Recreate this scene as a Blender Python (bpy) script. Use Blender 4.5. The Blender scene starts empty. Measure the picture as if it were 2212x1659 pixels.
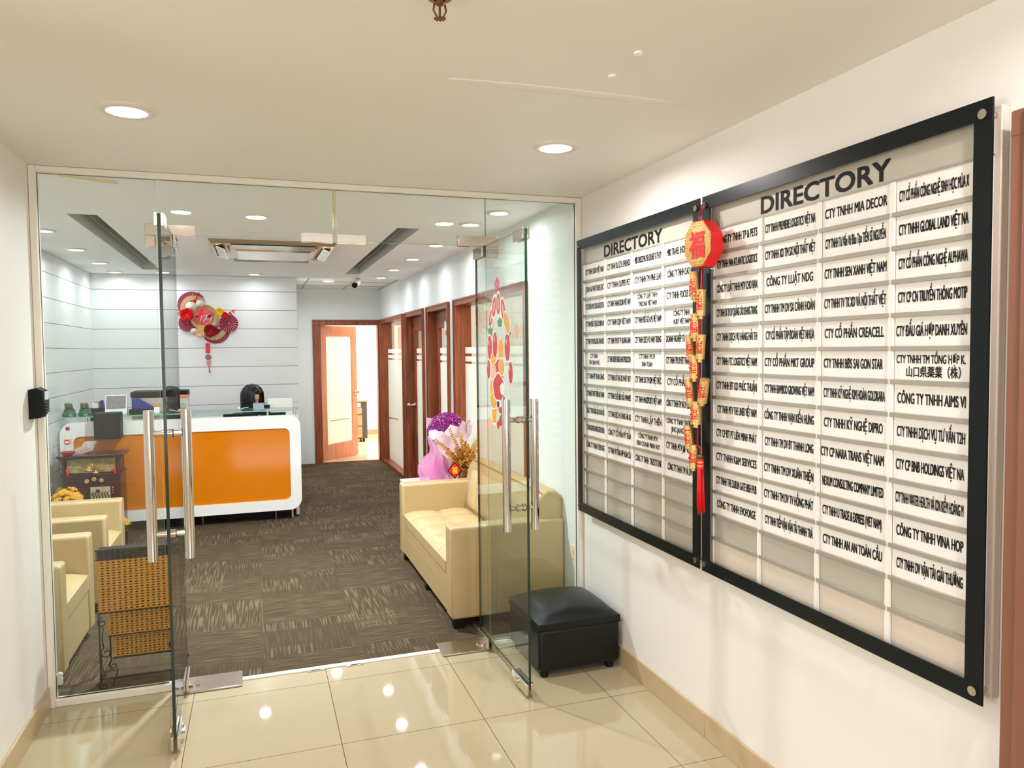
import bpy, bmesh, math, random
from mathutils import Vector, Matrix
random.seed(7)
PI = math.pi
S = bpy.context.scene
COL = S.collection

# ------------------------------------------------------------------ camera
def make_camera():
    yaw, pitch, roll, fpx = 0.3286, -0.0455, -0.0104, 1617.1
    f = Vector((math.sin(yaw)*math.cos(pitch), math.cos(yaw)*math.cos(pitch), math.sin(pitch)))
    r = Vector((math.cos(yaw), -math.sin(yaw), 0))
    u = r.cross(f)
    r2 = r*math.cos(roll) + u*math.sin(roll)
    u2 = -r*math.sin(roll) + u*math.cos(roll)
    cd = bpy.data.cameras.new('camera')
    cd.sensor_fit = 'HORIZONTAL'; cd.sensor_width = 36; cd.lens = fpx/2212*36
    cd.clip_start = .05; cd.clip_end = 100
    co = bpy.data.objects.new('camera', cd); COL.objects.link(co)
    m = Matrix((( r2.x, u2.x, -f.x, 0), (r2.y, u2.y, -f.y, 0), (r2.z, u2.z, -f.z, 1.572), (0,0,0,1)))
    co.matrix_world = m
    S.camera = co
make_camera()

# ------------------------------------------------------------------ world, exposure, daylight
w = bpy.data.worlds.new('world'); S.world = w; w.use_nodes = True
w.node_tree.nodes['Background'].inputs[0].default_value = (1.0, .97, .94, 1)
w.node_tree.nodes['Background'].inputs[1].default_value = 1.2
S.view_settings.view_transform = 'Standard'
S.view_settings.look = 'None'
S.view_settings.exposure = 0.62
S.view_settings.gamma = 1.0
S.view_settings.use_curve_mapping = False
S.cycles.max_bounces = 10
S.cycles.diffuse_bounces = 6
S.cycles.glossy_bounces = 5
S.cycles.transparent_max_bounces = 24
S.cycles.use_denoising = True

FOYER_W, ROOM_W, DAY_W, OFFICE_W = 7.8, 11.0, 25.0, 17.0
def area_light(name, loc, rot, sx, sy, power, color, shape='RECTANGLE', parent=None, spread=PI):
    ld = bpy.data.lights.new(name, 'AREA'); ld.shape = shape; ld.size = sx; ld.size_y = sy
    ld.energy = power; ld.color = color; ld.spread = spread
    o = bpy.data.objects.new(name, ld); COL.objects.link(o)
    o.location = loc; o.rotation_euler = rot
    if parent is not None: o.parent = parent
    return o
# daylight through the lobby window behind the photographer, plus an added light left
area_light('hall_side_light', (-4.45, .1, 1.45), (0, -PI/2, 0), 1.9, 2.6, DAY_W*2.2, (1, .97, .95))  # unseen light added on the hall side to brighten the boards and right wall
area_light('window_daylight', (.4, -2.62, 1.35), (PI/2, 0, 0), 2.1, 1.7, DAY_W, (1, .97, .95))

# ------------------------------------------------------------------ materials
def lin(h):
    h = h.lstrip('#'); v = [int(h[i:i+2], 16)/255 for i in (0, 2, 4)]
    return tuple(c/12.92 if c <= .04045 else ((c+.055)/1.055)**2.4 for c in v) + (1,)
MATS = {}
def pm(name, hexc, rough=.5, metal=0.0, spec=.5, noise=0.0, nscale=20, bump=0.0, bscale=200, coat=0.0, trans=0.0, alpha=1.0, sss=0.0, emit=None, estr=0):
    m = bpy.data.materials.new(name); m.use_nodes = True
    nt = m.node_tree; b = nt.nodes['Principled BSDF']
    c = lin(hexc)
    b.inputs['Base Color'].default_value = c
    b.inputs['Roughness'].default_value = rough
    b.inputs['Metallic'].default_value = metal
    b.inputs['Specular IOR Level'].default_value = spec
    if coat: b.inputs['Coat Weight'].default_value = coat; b.inputs['Coat Roughness'].default_value = .05
    if trans: b.inputs['Transmission Weight'].default_value = trans
    if alpha < 1: b.inputs['Alpha'].default_value = alpha
    if emit: b.inputs['Emission Color'].default_value = lin(emit); b.inputs['Emission Strength'].default_value = estr
    if noise or bump:
        tc = nt.nodes.new('ShaderNodeTexCoord')
    if noise:
        n = nt.nodes.new('ShaderNodeTexNoise'); n.inputs['Scale'].default_value = nscale; n.inputs['Detail'].default_value = 4
        mx = nt.nodes.new('ShaderNodeMix'); mx.data_type = 'RGBA'
        mx.inputs[6].default_value = tuple(x*(1-noise) for x in c[:3]) + (1,)
        mx.inputs[7].default_value = tuple(min(1, x*(1+noise)) for x in c[:3]) + (1,)
        nt.links.new(tc.outputs['Object'], n.inputs['Vector']); nt.links.new(n.outputs[0], mx.inputs[0])
        nt.links.new(mx.outputs[2], b.inputs['Base Color'])
    if bump:
        n2 = nt.nodes.new('ShaderNodeTexNoise'); n2.inputs['Scale'].default_value = bscale; n2.inputs['Detail'].default_value = 3
        bp = nt.nodes.new('ShaderNodeBump'); bp.inputs['Strength'].default_value = bump; bp.inputs['Distance'].default_value = .004
        nt.links.new(tc.outputs['Object'], n2.inputs['Vector']); nt.links.new(n2.outputs[0], bp.inputs['Height'])
        nt.links.new(bp.outputs[0], b.inputs['Normal'])
    MATS[name] = m
    return m

def wood_mat(name, dark, light, rough=.35, axis='Z', scale=9):
    m = bpy.data.materials.new(name); m.use_nodes = True
    nt = m.node_tree; b = nt.nodes['Principled BSDF']; b.inputs['Roughness'].default_value = rough
    tc = nt.nodes.new('ShaderNodeTexCoord'); mp = nt.nodes.new('ShaderNodeMapping')
    sc = {'X': (.06, 1, 1), 'Y': (1, .06, 1), 'Z': (1, 1, .06)}[axis]
    mp.inputs['Scale'].default_value = tuple(s*scale for s in sc)
    n = nt.nodes.new('ShaderNodeTexNoise'); n.inputs['Scale'].default_value = 5; n.inputs['Detail'].default_value = 6; n.inputs['Distortion'].default_value = .6
    cr = nt.nodes.new('ShaderNodeValToRGB')
    cr.color_ramp.elements[0].position = .32; cr.color_ramp.elements[0].color = lin(dark)
    cr.color_ramp.elements[1].position = .68; cr.color_ramp.elements[1].color = lin(light)
    L = nt.links.new
    L(tc.outputs['Object'], mp.inputs[0]); L(mp.outputs[0], n.inputs['Vector']); L(n.outputs[0], cr.inputs[0]); L(cr.outputs[0], b.inputs['Base Color'])
    MATS[name] = m; return m

def glass_mat(name, tint, edge=False, f0=.04, haze=0.0, graze=1.0):
    """architectural glass: Schlick mix of clear transparency and mirror reflection"""
    m = bpy.data.materials.new(name); m.use_nodes = True
    nt = m.node_tree; nt.nodes.clear(); L = nt.links.new
    out = nt.nodes.new('ShaderNodeOutputMaterial')
    geo = nt.nodes.new('ShaderNodeNewGeometry')
    dot = nt.nodes.new('ShaderNodeVectorMath'); dot.operation = 'DOT_PRODUCT'
    L(geo.outputs['Normal'], dot.inputs[0]); L(geo.outputs['Incoming'], dot.inputs[1])
    def mth(op, a, b=None):
        x = nt.nodes.new('ShaderNodeMath'); x.operation = op
        for i, v in enumerate((a, b)):
            if v is None: continue
            if isinstance(v, (int, float)): x.inputs[i].default_value = v
            else: L(v, x.inputs[i])
        return x.outputs[0]
    ab = mth('ABSOLUTE', dot.outputs['Value'])
    p5 = mth('POWER', mth('SUBTRACT', 1.0, ab), 5.0)
    F = mth('ADD', mth('MULTIPLY', p5, (1-f0)*graze), f0)
    tr = nt.nodes.new('ShaderNodeBsdfTransparent'); tr.inputs[0].default_value = tint
    gl = nt.nodes.new('ShaderNodeBsdfGlossy'); gl.inputs['Roughness'].default_value = 0.0
    mix = nt.nodes.new('ShaderNodeMixShader')
    L(F, mix.inputs[0]); L(tr.outputs[0], mix.inputs[1]); L(gl.outputs[0], mix.inputs[2])
    last = mix
    if haze:
        df = nt.nodes.new('ShaderNodeBsdfTranslucent'); df.inputs[0].default_value = (.93, .97, .95, 1)
        d2 = nt.nodes.new('ShaderNodeBsdfDiffuse'); d2.inputs[0].default_value = (.9, .94, .92, 1)
        ad = nt.nodes.new('ShaderNodeMixShader'); ad.inputs[0].default_value = .35
        L(df.outputs[0], ad.inputs[1]); L(d2.outputs[0], ad.inputs[2])
        mm = nt.nodes.new('ShaderNodeMixShader'); mm.inputs[0].default_value = haze
        L(mix.outputs[0], mm.inputs[1]); L(ad.outputs[0], mm.inputs[2]); last = mm
    L(last.outputs[0], out.inputs[0])
    MATS[name] = m; return m

def tile_mat():
    m = bpy.data.materials.new('polished_tile'); m.use_nodes = True
    nt = m.node_tree; b = nt.nodes['Principled BSDF']; L = nt.links.new
    tc = nt.nodes.new('ShaderNodeTexCoord'); mp = nt.nodes.new('ShaderNodeMapping')
    T = .596
    mp.inputs['Location'].default_value = (-.8838+T*4, -3.002+T*12, 0)
    br = nt.nodes.new('ShaderNodeTexBrick'); br.offset = 0; br.squash = 1
    br.inputs['Scale'].default_value = 1; br.inputs['Brick Width'].default_value = T; br.inputs['Row Height'].default_value = T
    br.inputs['Mortar Size'].default_value = .0016; br.inputs['Mortar Smooth'].default_value = .1; br.inputs['Bias'].default_value = 0
    br.inputs['Color1'].default_value = lin('#bbac8c'); br.inputs['Color2'].default_value = lin('#b8a988'); br.inputs['Mortar'].default_value = lin('#5d4a37')
    n = nt.nodes.new('ShaderNodeTexNoise'); n.inputs['Scale'].default_value = 2.2; n.inputs['Detail'].default_value = 5
    mx = nt.nodes.new('ShaderNodeMix'); mx.data_type = 'RGBA'; mx.blend_type = 'MULTIPLY'; mx.inputs[0].default_value = .16
    L(tc.outputs['Object'], mp.inputs[0]); L(mp.outputs[0], br.inputs['Vector']); L(tc.outputs['Object'], n.inputs['Vector'])
    L(br.outputs['Color'], mx.inputs[6]); L(n.outputs[0], mx.inputs[7]); L(mx.outputs[2], b.inputs['Base Color'])
    b.inputs['Roughness'].default_value = .035; b.inputs['Specular IOR Level'].default_value = .7
    MATS['polished_tile'] = m; return m

def carpet_mat():
    m = bpy.data.materials.new('carpet_tile'); m.use_nodes = True
    nt = m.node_tree; b = nt.nodes['Principled BSDF']; L = nt.links.new
    tc = nt.nodes.new('ShaderNodeTexCoord')
    def node(t, **k):
        x = nt.nodes.new(t)
        for a, v in k.items(): setattr(x, a, v)
        return x
    def mth(op, a, bb=None, c=None):
        x = node('ShaderNodeMath', operation=op)
        for i, v in enumerate((a, bb, c)):
            if v is None: continue
            if isinstance(v, (int, float)): x.inputs[i].default_value = v
            else: L(v, x.inputs[i])
        return x.outputs[0]
    sp = node('ShaderNodeSeparateXYZ'); L(tc.outputs['Object'], sp.inputs[0])
    T = .5
    gx = mth('FLOOR', mth('DIVIDE', sp.outputs[0], T)); gy = mth('FLOOR', mth('DIVIDE', sp.outputs[1], T))
    def cell(sx, sy):                      # one random number per cell
        cx = node('ShaderNodeCombineXYZ')
        L(mth('FLOOR', mth('DIVIDE', sp.outputs[0], sx)), cx.inputs[0]); L(mth('FLOOR', mth('DIVIDE', sp.outputs[1], sy)), cx.inputs[1])
        wn = node('ShaderNodeTexWhiteNoise'); wn.noise_dimensions = '3D'; L(cx.outputs[0], wn.inputs['Vector']); return wn.outputs['Value']
    par = mth('MODULO', mth('ADD', mth('ADD', gx, gy), 40), 2)          # quarter-turned tiles
    def stripes(sx, sy, lo, gain):
        mp = node('ShaderNodeMapping'); mp.inputs['Scale'].default_value = (sx, sy, 1)
        L(tc.outputs['Object'], mp.inputs[0])
        n = node('ShaderNodeTexNoise'); n.inputs['Scale'].default_value = 1; n.inputs['Detail'].default_value = 0
        L(mp.outputs[0], n.inputs['Vector'])
        x = node('ShaderNodeClamp'); L(mth('MULTIPLY', mth('SUBTRACT', n.outputs[0], lo), gain), x.inputs[0]); return x.outputs[0]
    sa = stripes(140, 4.6, .49, 7); sb = stripes(6, 120, .50, 6)
    # within a tile, blocks of long loops alternate with plain blocks
    on = mth('GREATER_THAN', cell(.25, .125), .30)
    va = mth('MULTIPLY', sa, mth('MULTIPLY_ADD', on, .62, .22))
    st = node('ShaderNodeMix'); st.data_type = 'FLOAT'; L(par, st.inputs[0]); L(va, st.inputs[2])
    L(mth('ADD', mth('MULTIPLY', sb, .58), mth('MULTIPLY', mth('GREATER_THAN', cell(.25, .25), .72), mth('MULTIPLY', sa, .7))), st.inputs[3])
    fac = st.outputs[0]
    c = node('ShaderNodeMix'); c.data_type = 'RGBA'; L(fac, c.inputs[0])
    c.inputs[6].default_value = lin('#524534'); c.inputs[7].default_value = lin('#7b6b55')
    # fine speckle + seams
    fn = node('ShaderNodeTexNoise'); fn.inputs['Scale'].default_value = 260; fn.inputs['Detail'].default_value = 2
    L(tc.outputs['Object'], fn.inputs['Vector'])
    c2 = node('ShaderNodeMix', blend_type='MULTIPLY'); c2.data_type = 'RGBA'; c2.inputs[0].default_value = .6
    L(c.outputs[2], c2.inputs[6])
    cc = node('ShaderNodeValToRGB'); cc.color_ramp.elements[0].position = .3; cc.color_ramp.elements[0].color = (.35, .35, .35, 1); cc.color_ramp.elements[1].position = .6
    L(fn.outputs[0], cc.inputs[0]); L(cc.outputs[0], c2.inputs[7])
    L(c2.outputs[2], b.inputs['Base Color'])
    b.inputs['Roughness'].default_value = .95; b.inputs['Specular IOR Level'].default_value = .1
    bp = node('ShaderNodeBump'); bp.inputs['Strength'].default_value = .5; bp.inputs['Distance'].default_value = .004
    L(fac, bp.inputs['Height']); L(bp.outputs[0], b.inputs['Normal'])
    MATS['carpet_tile'] = m; return m

pm('foyer_paint', '#e8e4de', .55, noise=.02, nscale=3)
pm('foyer_ceiling', '#e9e6e0', .6, noise=.02, nscale=2)
pm('white_panel', '#e9eaea', .35)
pm('room_wall', '#e3e6e4', .5)
pm('room_ceiling', '#f1f0ed', .6)
pm('slot_grey', '#8b8c8a', .5)
pm('slot_light', '#c9cac8', .5)
pm('grid_ceiling', '#dcdedb', .7)
pm('grid_line', '#9fa19c', .6)
pm('frame_white', '#e9e4d8', .35)
pm('skirting_tile', '#bfa783', .25, noise=.08, nscale=5)
pm('office_wall', '#f4ece2', .6)
pm('office_floor', '#dccbb0', .2)
pm('chrome', '#d9d3ca', .12, 1.0)
pm('brushed_steel', '#d0cac2', .10, 1.0)
pm('steel_plate', '#b9b2a6', .25, 1.0, noise=.15, nscale=30)
pm('glass_edge', '#0b2b22', .12, 0, .6)
pm('glass_edge_light', '#7fb3a2', .15)
pm('black_gloss', '#0a1214', .32, 0, .25)
pm('black_matte', '#0b0d0e', .5, 0, .3)
pm('black_plastic', '#12181a', .55, 0, .15, bump=.1, bscale=400)
pm('dark_grey', '#4a4d4f', .5)
pm('beige_leather', '#c2a87a', .27, noise=.05, nscale=6, bump=.12, bscale=180)
pm('leather_seam', '#a58752', .5)
pm('black_leather', '#080b0c', .36, 0, .35, bump=.12, bscale=160)
pm('gloss_white', '#f2f1ee', .12)
pm('orange_panel', '#d87a06', .10, noise=.05, nscale=9)
pm('white_paper', '#f0efec', .6)
pm('strip_white', '#f1efeb', .35)
pm('slat_grey', '#bdb8ab', .35, .15)
pm('slat_pale', '#d9cdbf', .35)
pm('rail_grey', '#aaa598', .35, .3)
pm('divider_white', '#efece6', .35)
pm('ink', '#0b0d0e', .6, 0, .2)
pm('red', '#e0131a', .5)
pm('bright_red', '#f0161c', .4)
pm('crimson', '#8c1030', .55)
pm('crimson_light', '#d97f96', .55)
pm('deep_red', '#a30f1c', .6)
pm('pink_paper', '#e0525e', .5)
pm('gold', '#d8b472', .3, .7, noise=.35, nscale=140, bump=.4, bscale=220)
pm('gold_leaf', '#cf9c4a', .2, .85)
pm('gold_dark', '#7a5222', .4, .5)
pm('bamboo', '#c9a06a', .6)
pm('bamboo_pale', '#d9bd98', .65)
pm('straw', '#ddd3c4', .7)
pm('yellow', '#f0cf2c', .55)
pm('chrysanthemum', '#e2ab12', .6)
pm('cream', '#efcf9a', .6)
pm('leaf_green', '#3f5a22', .6)
pm('jade', '#3a5733', .35, noise=.3, nscale=40)
pm('jade_gold', '#a99a34', .3)
pm('teal_gem', '#1fb596', .1)
pm('magenta', '#b52aa0', .6, noise=.3, nscale=60)
pm('magenta_dark', '#7a1672', .6)
pm('wrap_pink', '#e6c6d2', .5)
pm('tulle', '#e39ac6', .8, alpha=.5)
pm('altar_wood', '#3d1013', .25, noise=.2, nscale=8)
pm('altar_dark', '#22080a', .35)
pm('iron', '#17140f', .5, .4)
pm('rattan_orange', '#d58f22', .5, noise=.12, nscale=50)
pm('rattan_dark', '#2b1c12', .5)
pm('weave_shade', '#160b03', .9)  # near-black fill standing in for the shade behind the weave
pm('skin', '#d9a88a', .5)
pm('hair', '#0d0f14', .3, 0, .5)
pm('trousers', '#20222a', .7)
pm('clear_plastic', '#eef0f0', .1, 0, .5, alpha=.28)
pm('orange_lid', '#e8733a', .4)
pm('blue', '#23318f', .45)
pm('photo_grey', '#8b8388', .5, noise=.5, nscale=45)
pm('photo_blue', '#4a86b8', .3, noise=.4, nscale=60)
pm('bezel_white', '#e6e2d9', .3)
pm('brown_metal', '#8a5d49', .35, .2, noise=.05, nscale=4)
pm('lens_glow', '#ffffff', .5, emit='#fff8ec', estr=6)
pm('trim_ring', '#ded9cf', .3)
pm('sheen_beige', '#cdbda6', .16, .75)
pm('foil', '#f4f2ee', .15, .6)
pm('decal_red', '#c9373a', .5)
pm('decal_pale', '#eeb29a', .5)
pm('decal_gold', '#e3a63c', .5)
pm('decal_white', '#f1ebe0', .5)
pm('decal_green', '#3f8a55', .5)
pm('decal_dark', '#4b3540', .5)
pm('mango', '#e6a92c', .5)
wood_mat('brown_wood', '#6c2e14', '#a05228', .3)
wood_mat('orange_wood', '#dc8863', '#eaa583', .35)
wood_mat('drawer_wood', '#b98a60', '#d3a87d', .4, 'X')
glass_mat('clear_glass', (.935, .965, .945, 1))
glass_mat('office_glass', (.97, .985, .975, 1))
glass_mat('frosted_glass', (.97, .985, .975, 1), haze=.93)
glass_mat('shelf_glass', (.80, .93, .88, 1))
glass_mat('acrylic', (.985, .985, .98, 1), f0=.03, graze=.15)
tile_mat(); carpet_mat()
def M_(n): return MATS[n]

# ------------------------------------------------------------------ mesh builder
class MB:
    def __init__(s): s.v = []; s.f = []; s.mi = []; s.sm = []; s.mats = []
    def _m(s, mat):
        if mat is None: mat = s.mats[0] if s.mats else None
        if mat not in s.mats: s.mats.append(mat)
        return s.mats.index(mat)
    def add(s, vs, fs, mat=None, smooth=False):
        i = s._m(mat); o = len(s.v); s.v += [Vector(v) for v in vs]
        for f in fs: s.f.append([o+k for k in f]); s.mi.append(i); s.sm.append(smooth)
        return s
    def box(s, x0, x1, y0, y1, z0, z1, mat=None, bev=0.0, seg=2):
        if bev <= 0:
            vs = [(x, y, z) for x in (x0, x1) for y in (y0, y1) for z in (z0, z1)]
            return s.add(vs, [(0,1,3,2), (4,6,7,5), (0,4,5,1), (2,3,7,6), (0,2,6,4), (1,5,7,3)], mat)
        bm = bmesh.new(); bmesh.ops.create_cube(bm, size=1)
        for v in bm.verts: v.co = Vector(((x0+x1)/2+v.co.x*(x1-x0), (y0+y1)/2+v.co.y*(y1-y0), (z0+z1)/2+v.co.z*(z1-z0)))
        bmesh.ops.bevel(bm, geom=bm.edges[:], offset=bev, segments=seg, profile=.5, affect='EDGES')
        return s.bm(bm, mat, True)
    def bm(s, bm, mat=None, smooth=False):
        bm.verts.index_update(); bm.normal_update()
        vs = [v.co.copy() for v in bm.verts]
        # the six flat sides stay flat, only the rounded edges shade smoothly
        flat = [f for f in bm.faces if max(abs(c) for c in f.normal) > .9994]; fl = set(flat)
        o = len(s.v); i = s._m(mat); s.v += vs
        for f in bm.faces: s.f.append([o+v.index for v in f.verts]); s.mi.append(i); s.sm.append(bool(smooth and f not in fl))
        bm.free(); return s
    def tube(s, pts, r, seg=8, mat=None, cap=True, closed=False):
        pts = [Vector(p) for p in pts]; n = len(pts)
        rr = r if isinstance(r, (list, tuple)) else [r]*n
        vs = []; prev = None
        for i, p in enumerate(pts):
            if closed: t = pts[(i+1) % n] - pts[i-1]
            else: t = pts[min(i+1, n-1)] - pts[max(i-1, 0)]
            t.normalize()
            if prev is None:
                a = Vector((0, 0, 1)) if abs(t.z) < .9 else Vector((1, 0, 0))
                u = t.cross(a).normalized()
            else:
                u = (prev - t*prev.dot(t)).normalized()
            prev = u; b = t.cross(u)
            for k in range(seg):
                a = 2*PI*k/seg; vs.append(p + (u*math.cos(a) + b*math.sin(a))*rr[i])
        fs = []
        for i in range(n if closed else n-1):
            j = (i+1) % n
            for k in range(seg): fs.append((i*seg+k, i*seg+(k+1) % seg, j*seg+(k+1) % seg, j*seg+k))
        if cap and not closed: fs.append(tuple(range(seg))[::-1]); fs.append(tuple((n-1)*seg+k for k in range(seg)))
        return s.add(vs, fs, mat, True)
    def cyl(s, p0, p1, r, seg=16, mat=None, r1=None):
        p0 = Vector(p0); p1 = Vector(p1); r1 = r if r1 is None else r1
        t = (p1-p0).normalized(); a = Vector((0, 0, 1)) if abs(t.z) < .9 else Vector((1, 0, 0))
        u = t.cross(a).normalized(); b = t.cross(u)
        ring = lambda p, q: [p + (u*math.cos(2*PI*k/seg) + b*math.sin(2*PI*k/seg))*q for k in range(seg)]
        s.add(ring(p0, r)+ring(p1, r1), [(k, (k+1) % seg, seg+(k+1) % seg, seg+k) for k in range(seg)], mat, True)
        s.add(ring(p0, r), [tuple(range(seg))[::-1]], mat); s.add(ring(p1, r1), [tuple(range(seg))], mat)
        return s
    def lathe(s, prof, c=(0,0,0), seg=20, mat=None, axis=(0,0,1)):
        c = Vector(c); ax = Vector(axis).normalized()
        a = Vector((0, 0, 1)) if abs(ax.z) < .9 else Vector((1, 0, 0))
        u = ax.cross(a).normalized(); b = ax.cross(u); vs = []; fs = []
        for r, h in prof:
            for k in range(seg):
                t = 2*PI*k/seg; vs.append(c + ax*h + (u*math.cos(t)+b*math.sin(t))*max(r, 1e-5))
        for i in range(len(prof)-1):
            for k in range(seg): fs.append((i*seg+k, i*seg+(k+1) % seg, (i+1)*seg+(k+1) % seg, (i+1)*seg+k))
        return s.add(vs, fs, mat, True)
    def ball(s, c, rx, ry=None, rz=None, seg=14, rings=8, mat=None, rot=None):
        ry = rx if ry is None else ry; rz = rx if rz is None else rz; vs = []; fs = []
        for i in range(rings+1):
            ph = -PI/2 + PI*i/rings
            for k in range(seg):
                t = 2*PI*k/seg
                p = Vector((rx*math.cos(ph)*math.cos(t), ry*math.cos(ph)*math.sin(t), rz*math.sin(ph)))
                if rot is not None: p = rot @ p
                vs.append(Vector(c)+p)
        for i in range(rings):
            for k in range(seg): fs.append((i*seg+k, i*seg+(k+1) % seg, (i+1)*seg+(k+1) % seg, (i+1)*seg+k))
        return s.add(vs, fs, mat, True)
    def prism(s, loop, d, mat=None, side=None, smooth=False):
        """loop: 3-D outline (planar), d: offset vector"""
        d = Vector(d); n = len(loop); lo = [Vector(p) for p in loop]; hi = [p+d for p in lo]
        s.add(lo, [tuple(range(n))[::-1]], mat); s.add(hi, [tuple(range(n))], mat)
        s.add(lo+hi, [(k, (k+1) % n, n+(k+1) % n, n+k) for k in range(n)], side or mat, smooth)
        return s
    def ring(s, outer, inner, d, mat=None):
        d = Vector(d); n = len(outer); vs = []
        for l in (outer, inner): vs += [Vector(p) for p in l]
        for l in (outer, inner): vs += [Vector(p)+d for p in l]
        fs = []
        for k in range(n):
            j = (k+1) % n
            fs += [(k, n+k, n+j, j), (2*n+k, 2*n+j, 3*n+j, 3*n+k), (k, j, 2*n+j, 2*n+k), (n+k, 3*n+k, 3*n+j, n+j)]
        return s.add(vs, fs, mat)
    def mesh(s, name, mat=None, off=(0,0,0)):
        me = bpy.data.meshes.new(name); o = Vector(off)
        me.from_pydata([v-o for v in s.v], [], s.f)
        ms = [m if m is not None else mat for m in s.mats] or [mat]
        for m in ms: me.materials.append(M_(m) if isinstance(m, str) else m)
        me.polygons.foreach_set('material_index', s.mi); me.polygons.foreach_set('use_smooth', s.sm)
        me.update()
        bm = bmesh.new(); bm.from_mesh(me); bmesh.ops.recalc_face_normals(bm, faces=bm.faces[:]); bm.to_mesh(me); bm.free()
        return me

ORIG = {}
def tag(o, label=None, cat=None, group=None, kind=None):
    if label: o['label'] = label
    if cat: o['category'] = cat
    if group: o['group'] = group
    if kind: o['kind'] = kind
    return o
def thing(name, label, cat, loc=(0,0,0), group=None, kind=None):
    o = bpy.data.objects.new(name, None); COL.objects.link(o); o.location = loc; o.empty_display_size = .05
    ORIG[o.name] = Vector(loc); return tag(o, label, cat, group, kind)
def part(mb, name, mat, parent, label=None, kind=None):
    off = ORIG[parent.name]
    o = bpy.data.objects.new(name, mb.mesh(name, mat, off)); COL.objects.link(o); o.parent = parent
    ORIG[o.name] = off; return tag(o, label, None, None, kind)
def solid(mb, name, mat, label, cat, group=None, loc=None):
    """a thing that is one mesh"""
    if loc is None:
        n = len(mb.v); loc = (sum(v.x for v in mb.v)/n, sum(v.y for v in mb.v)/n, min(v.z for v in mb.v))
    o = bpy.data.objects.new(name, mb.mesh(name, mat, loc)); COL.objects.link(o); o.location = loc
    ORIG[o.name] = Vector(loc); return tag(o, label, cat, group)
def struct(mb, name, mat, label=None, cat=None):
    o = bpy.data.objects.new(name, mb.mesh(name, mat)); COL.objects.link(o); ORIG[o.name] = Vector((0,0,0))
    return tag(o, label, cat, None, 'structure')
def copy_tree(o, parent=None):
    c = o.copy(); COL.objects.link(c)
    if parent is not None: c.parent = parent
    for ch in list(o.children): copy_tree(ch, c)
    return c
def text_mesh(body, bold=.012, extr=.0):
    cu = bpy.data.curves.new('lettering', 'FONT'); cu.body = body; cu.size = 1; cu.offset = 0; cu.extrude = extr; cu.resolution_u = 3
    ob = bpy.data.objects.new('lettering', cu); COL.objects.link(ob)
    bpy.context.view_layer.update()
    me = bpy.data.meshes.new_from_object(ob.evaluated_get(bpy.context.evaluated_depsgraph_get()))
    vs = [v.co.copy() for v in me.vertices]; fs = [list(p.vertices) for p in me.polygons]
    bpy.data.objects.remove(ob); bpy.data.curves.remove(cu); bpy.data.meshes.remove(me)
    return vs, fs
def put_text(mb, body, origin, ux, uy, width, cap, mat, bold=.02, depth=0.0004):
    """lettering fitted into width (or natural width if None); cap height given"""
    vs, fs = text_mesh(body)
    if not vs: return mb
    x0 = min(v.x for v in vs); x1 = max(v.x for v in vs)
    sx = (width/(x1-x0)) if width else cap/.7
    sy = cap/.7
    ux = Vector(ux); uy = Vector(uy); n = ux.cross(uy)
    st = cap*bold*1.6          # stroke thickening: shifted copies of the outline
    for k, (dx, dy) in enumerate(((0, 0), (st, 0), (0, st*.7), (st, st*.7)) if bold else ((0, 0),)):
        mb.add([Vector(origin) + ux*((v.x-x0)*sx*(1-st/max(width or 1, .001)) + dx) + uy*(v.y*sy + dy) + n*(depth+k*.00003) for v in vs], fs, mat)
    return mb
def rrect(x0, x1, z0, z1, r, y, n=6):
    pts = []
    for cx, cz, a0 in ((x1-r, z1-r, 0), (x0+r, z1-r, PI/2), (x0+r, z0+r, PI), (x1-r, z0+r, 1.5*PI)):
        for k in range(n+1):
            a = a0 + PI/2*k/n; pts.append((cx+r*math.cos(a), y, cz+r*math.sin(a)))
    return pts

# ================================================================== SETTING
XL, XR, GY, HC, HR = -.912, 1.69, 3.78, 2.39, 2.42
YB = -2.6      # back of the lobby
WL, PY, BY = -1.63, 8.90, 10.83   # reception: left wall, panelled wall, corridor end wall
struct(MB().box(-4.7, XR+.14, YB, 1.9, -.1, 0).box(XL-.14, XR+.14, 1.9, 3.772, -.1, 0), 'floor', 'polished_tile')
struct(MB().box(WL-.1, XR+.02, 3.772, BY+.06, -.1, 0), 'floor_interior', 'carpet_tile')
struct(MB().box(-4.7, XR, YB, 1.9, HC, HC+.1).box(XL-.14, XR, 1.9, 3.83, HC, HC+.1).ball((.98, 2.232, HC), .42, .03, .0035, 24, 10), 'ceiling', 'foyer_ceiling')
struct(MB().box(XL-.14, XL, 1.9, 3.75, 0, HC).box(-4.7, XL-.14, 1.9, 2.0, 0, HC).box(WL-.1, XL, 3.75, 3.86, 0, HR), 'wall_left', 'foyer_paint')
# right wall of lobby and reception with openings for the office doors and windows
OPEN = [(4.66, 6.45, 0), (6.75, 7.57, 1), (7.85, 8.75, 1), (9.01, 10.58, 0)]
wr = MB(); y = YB
for a, b, d in OPEN:
    wr.box(XR, XR+.13, y, a, 0, HR+.06); wr.box(XR, XR+.13, a, b, 1.975, HR+.06); y = b
wr.box(XR, XR+.13, y, BY+.1, 0, HR+.06)
struct(wr, 'wall_right', 'room_wall')
# the lobby stretch carries the warm paint
struct(MB().box(XR-.004, XR-.0005, YB, 3.757, 0, HC), 'wall_lobby', 'foyer_paint')
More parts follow.
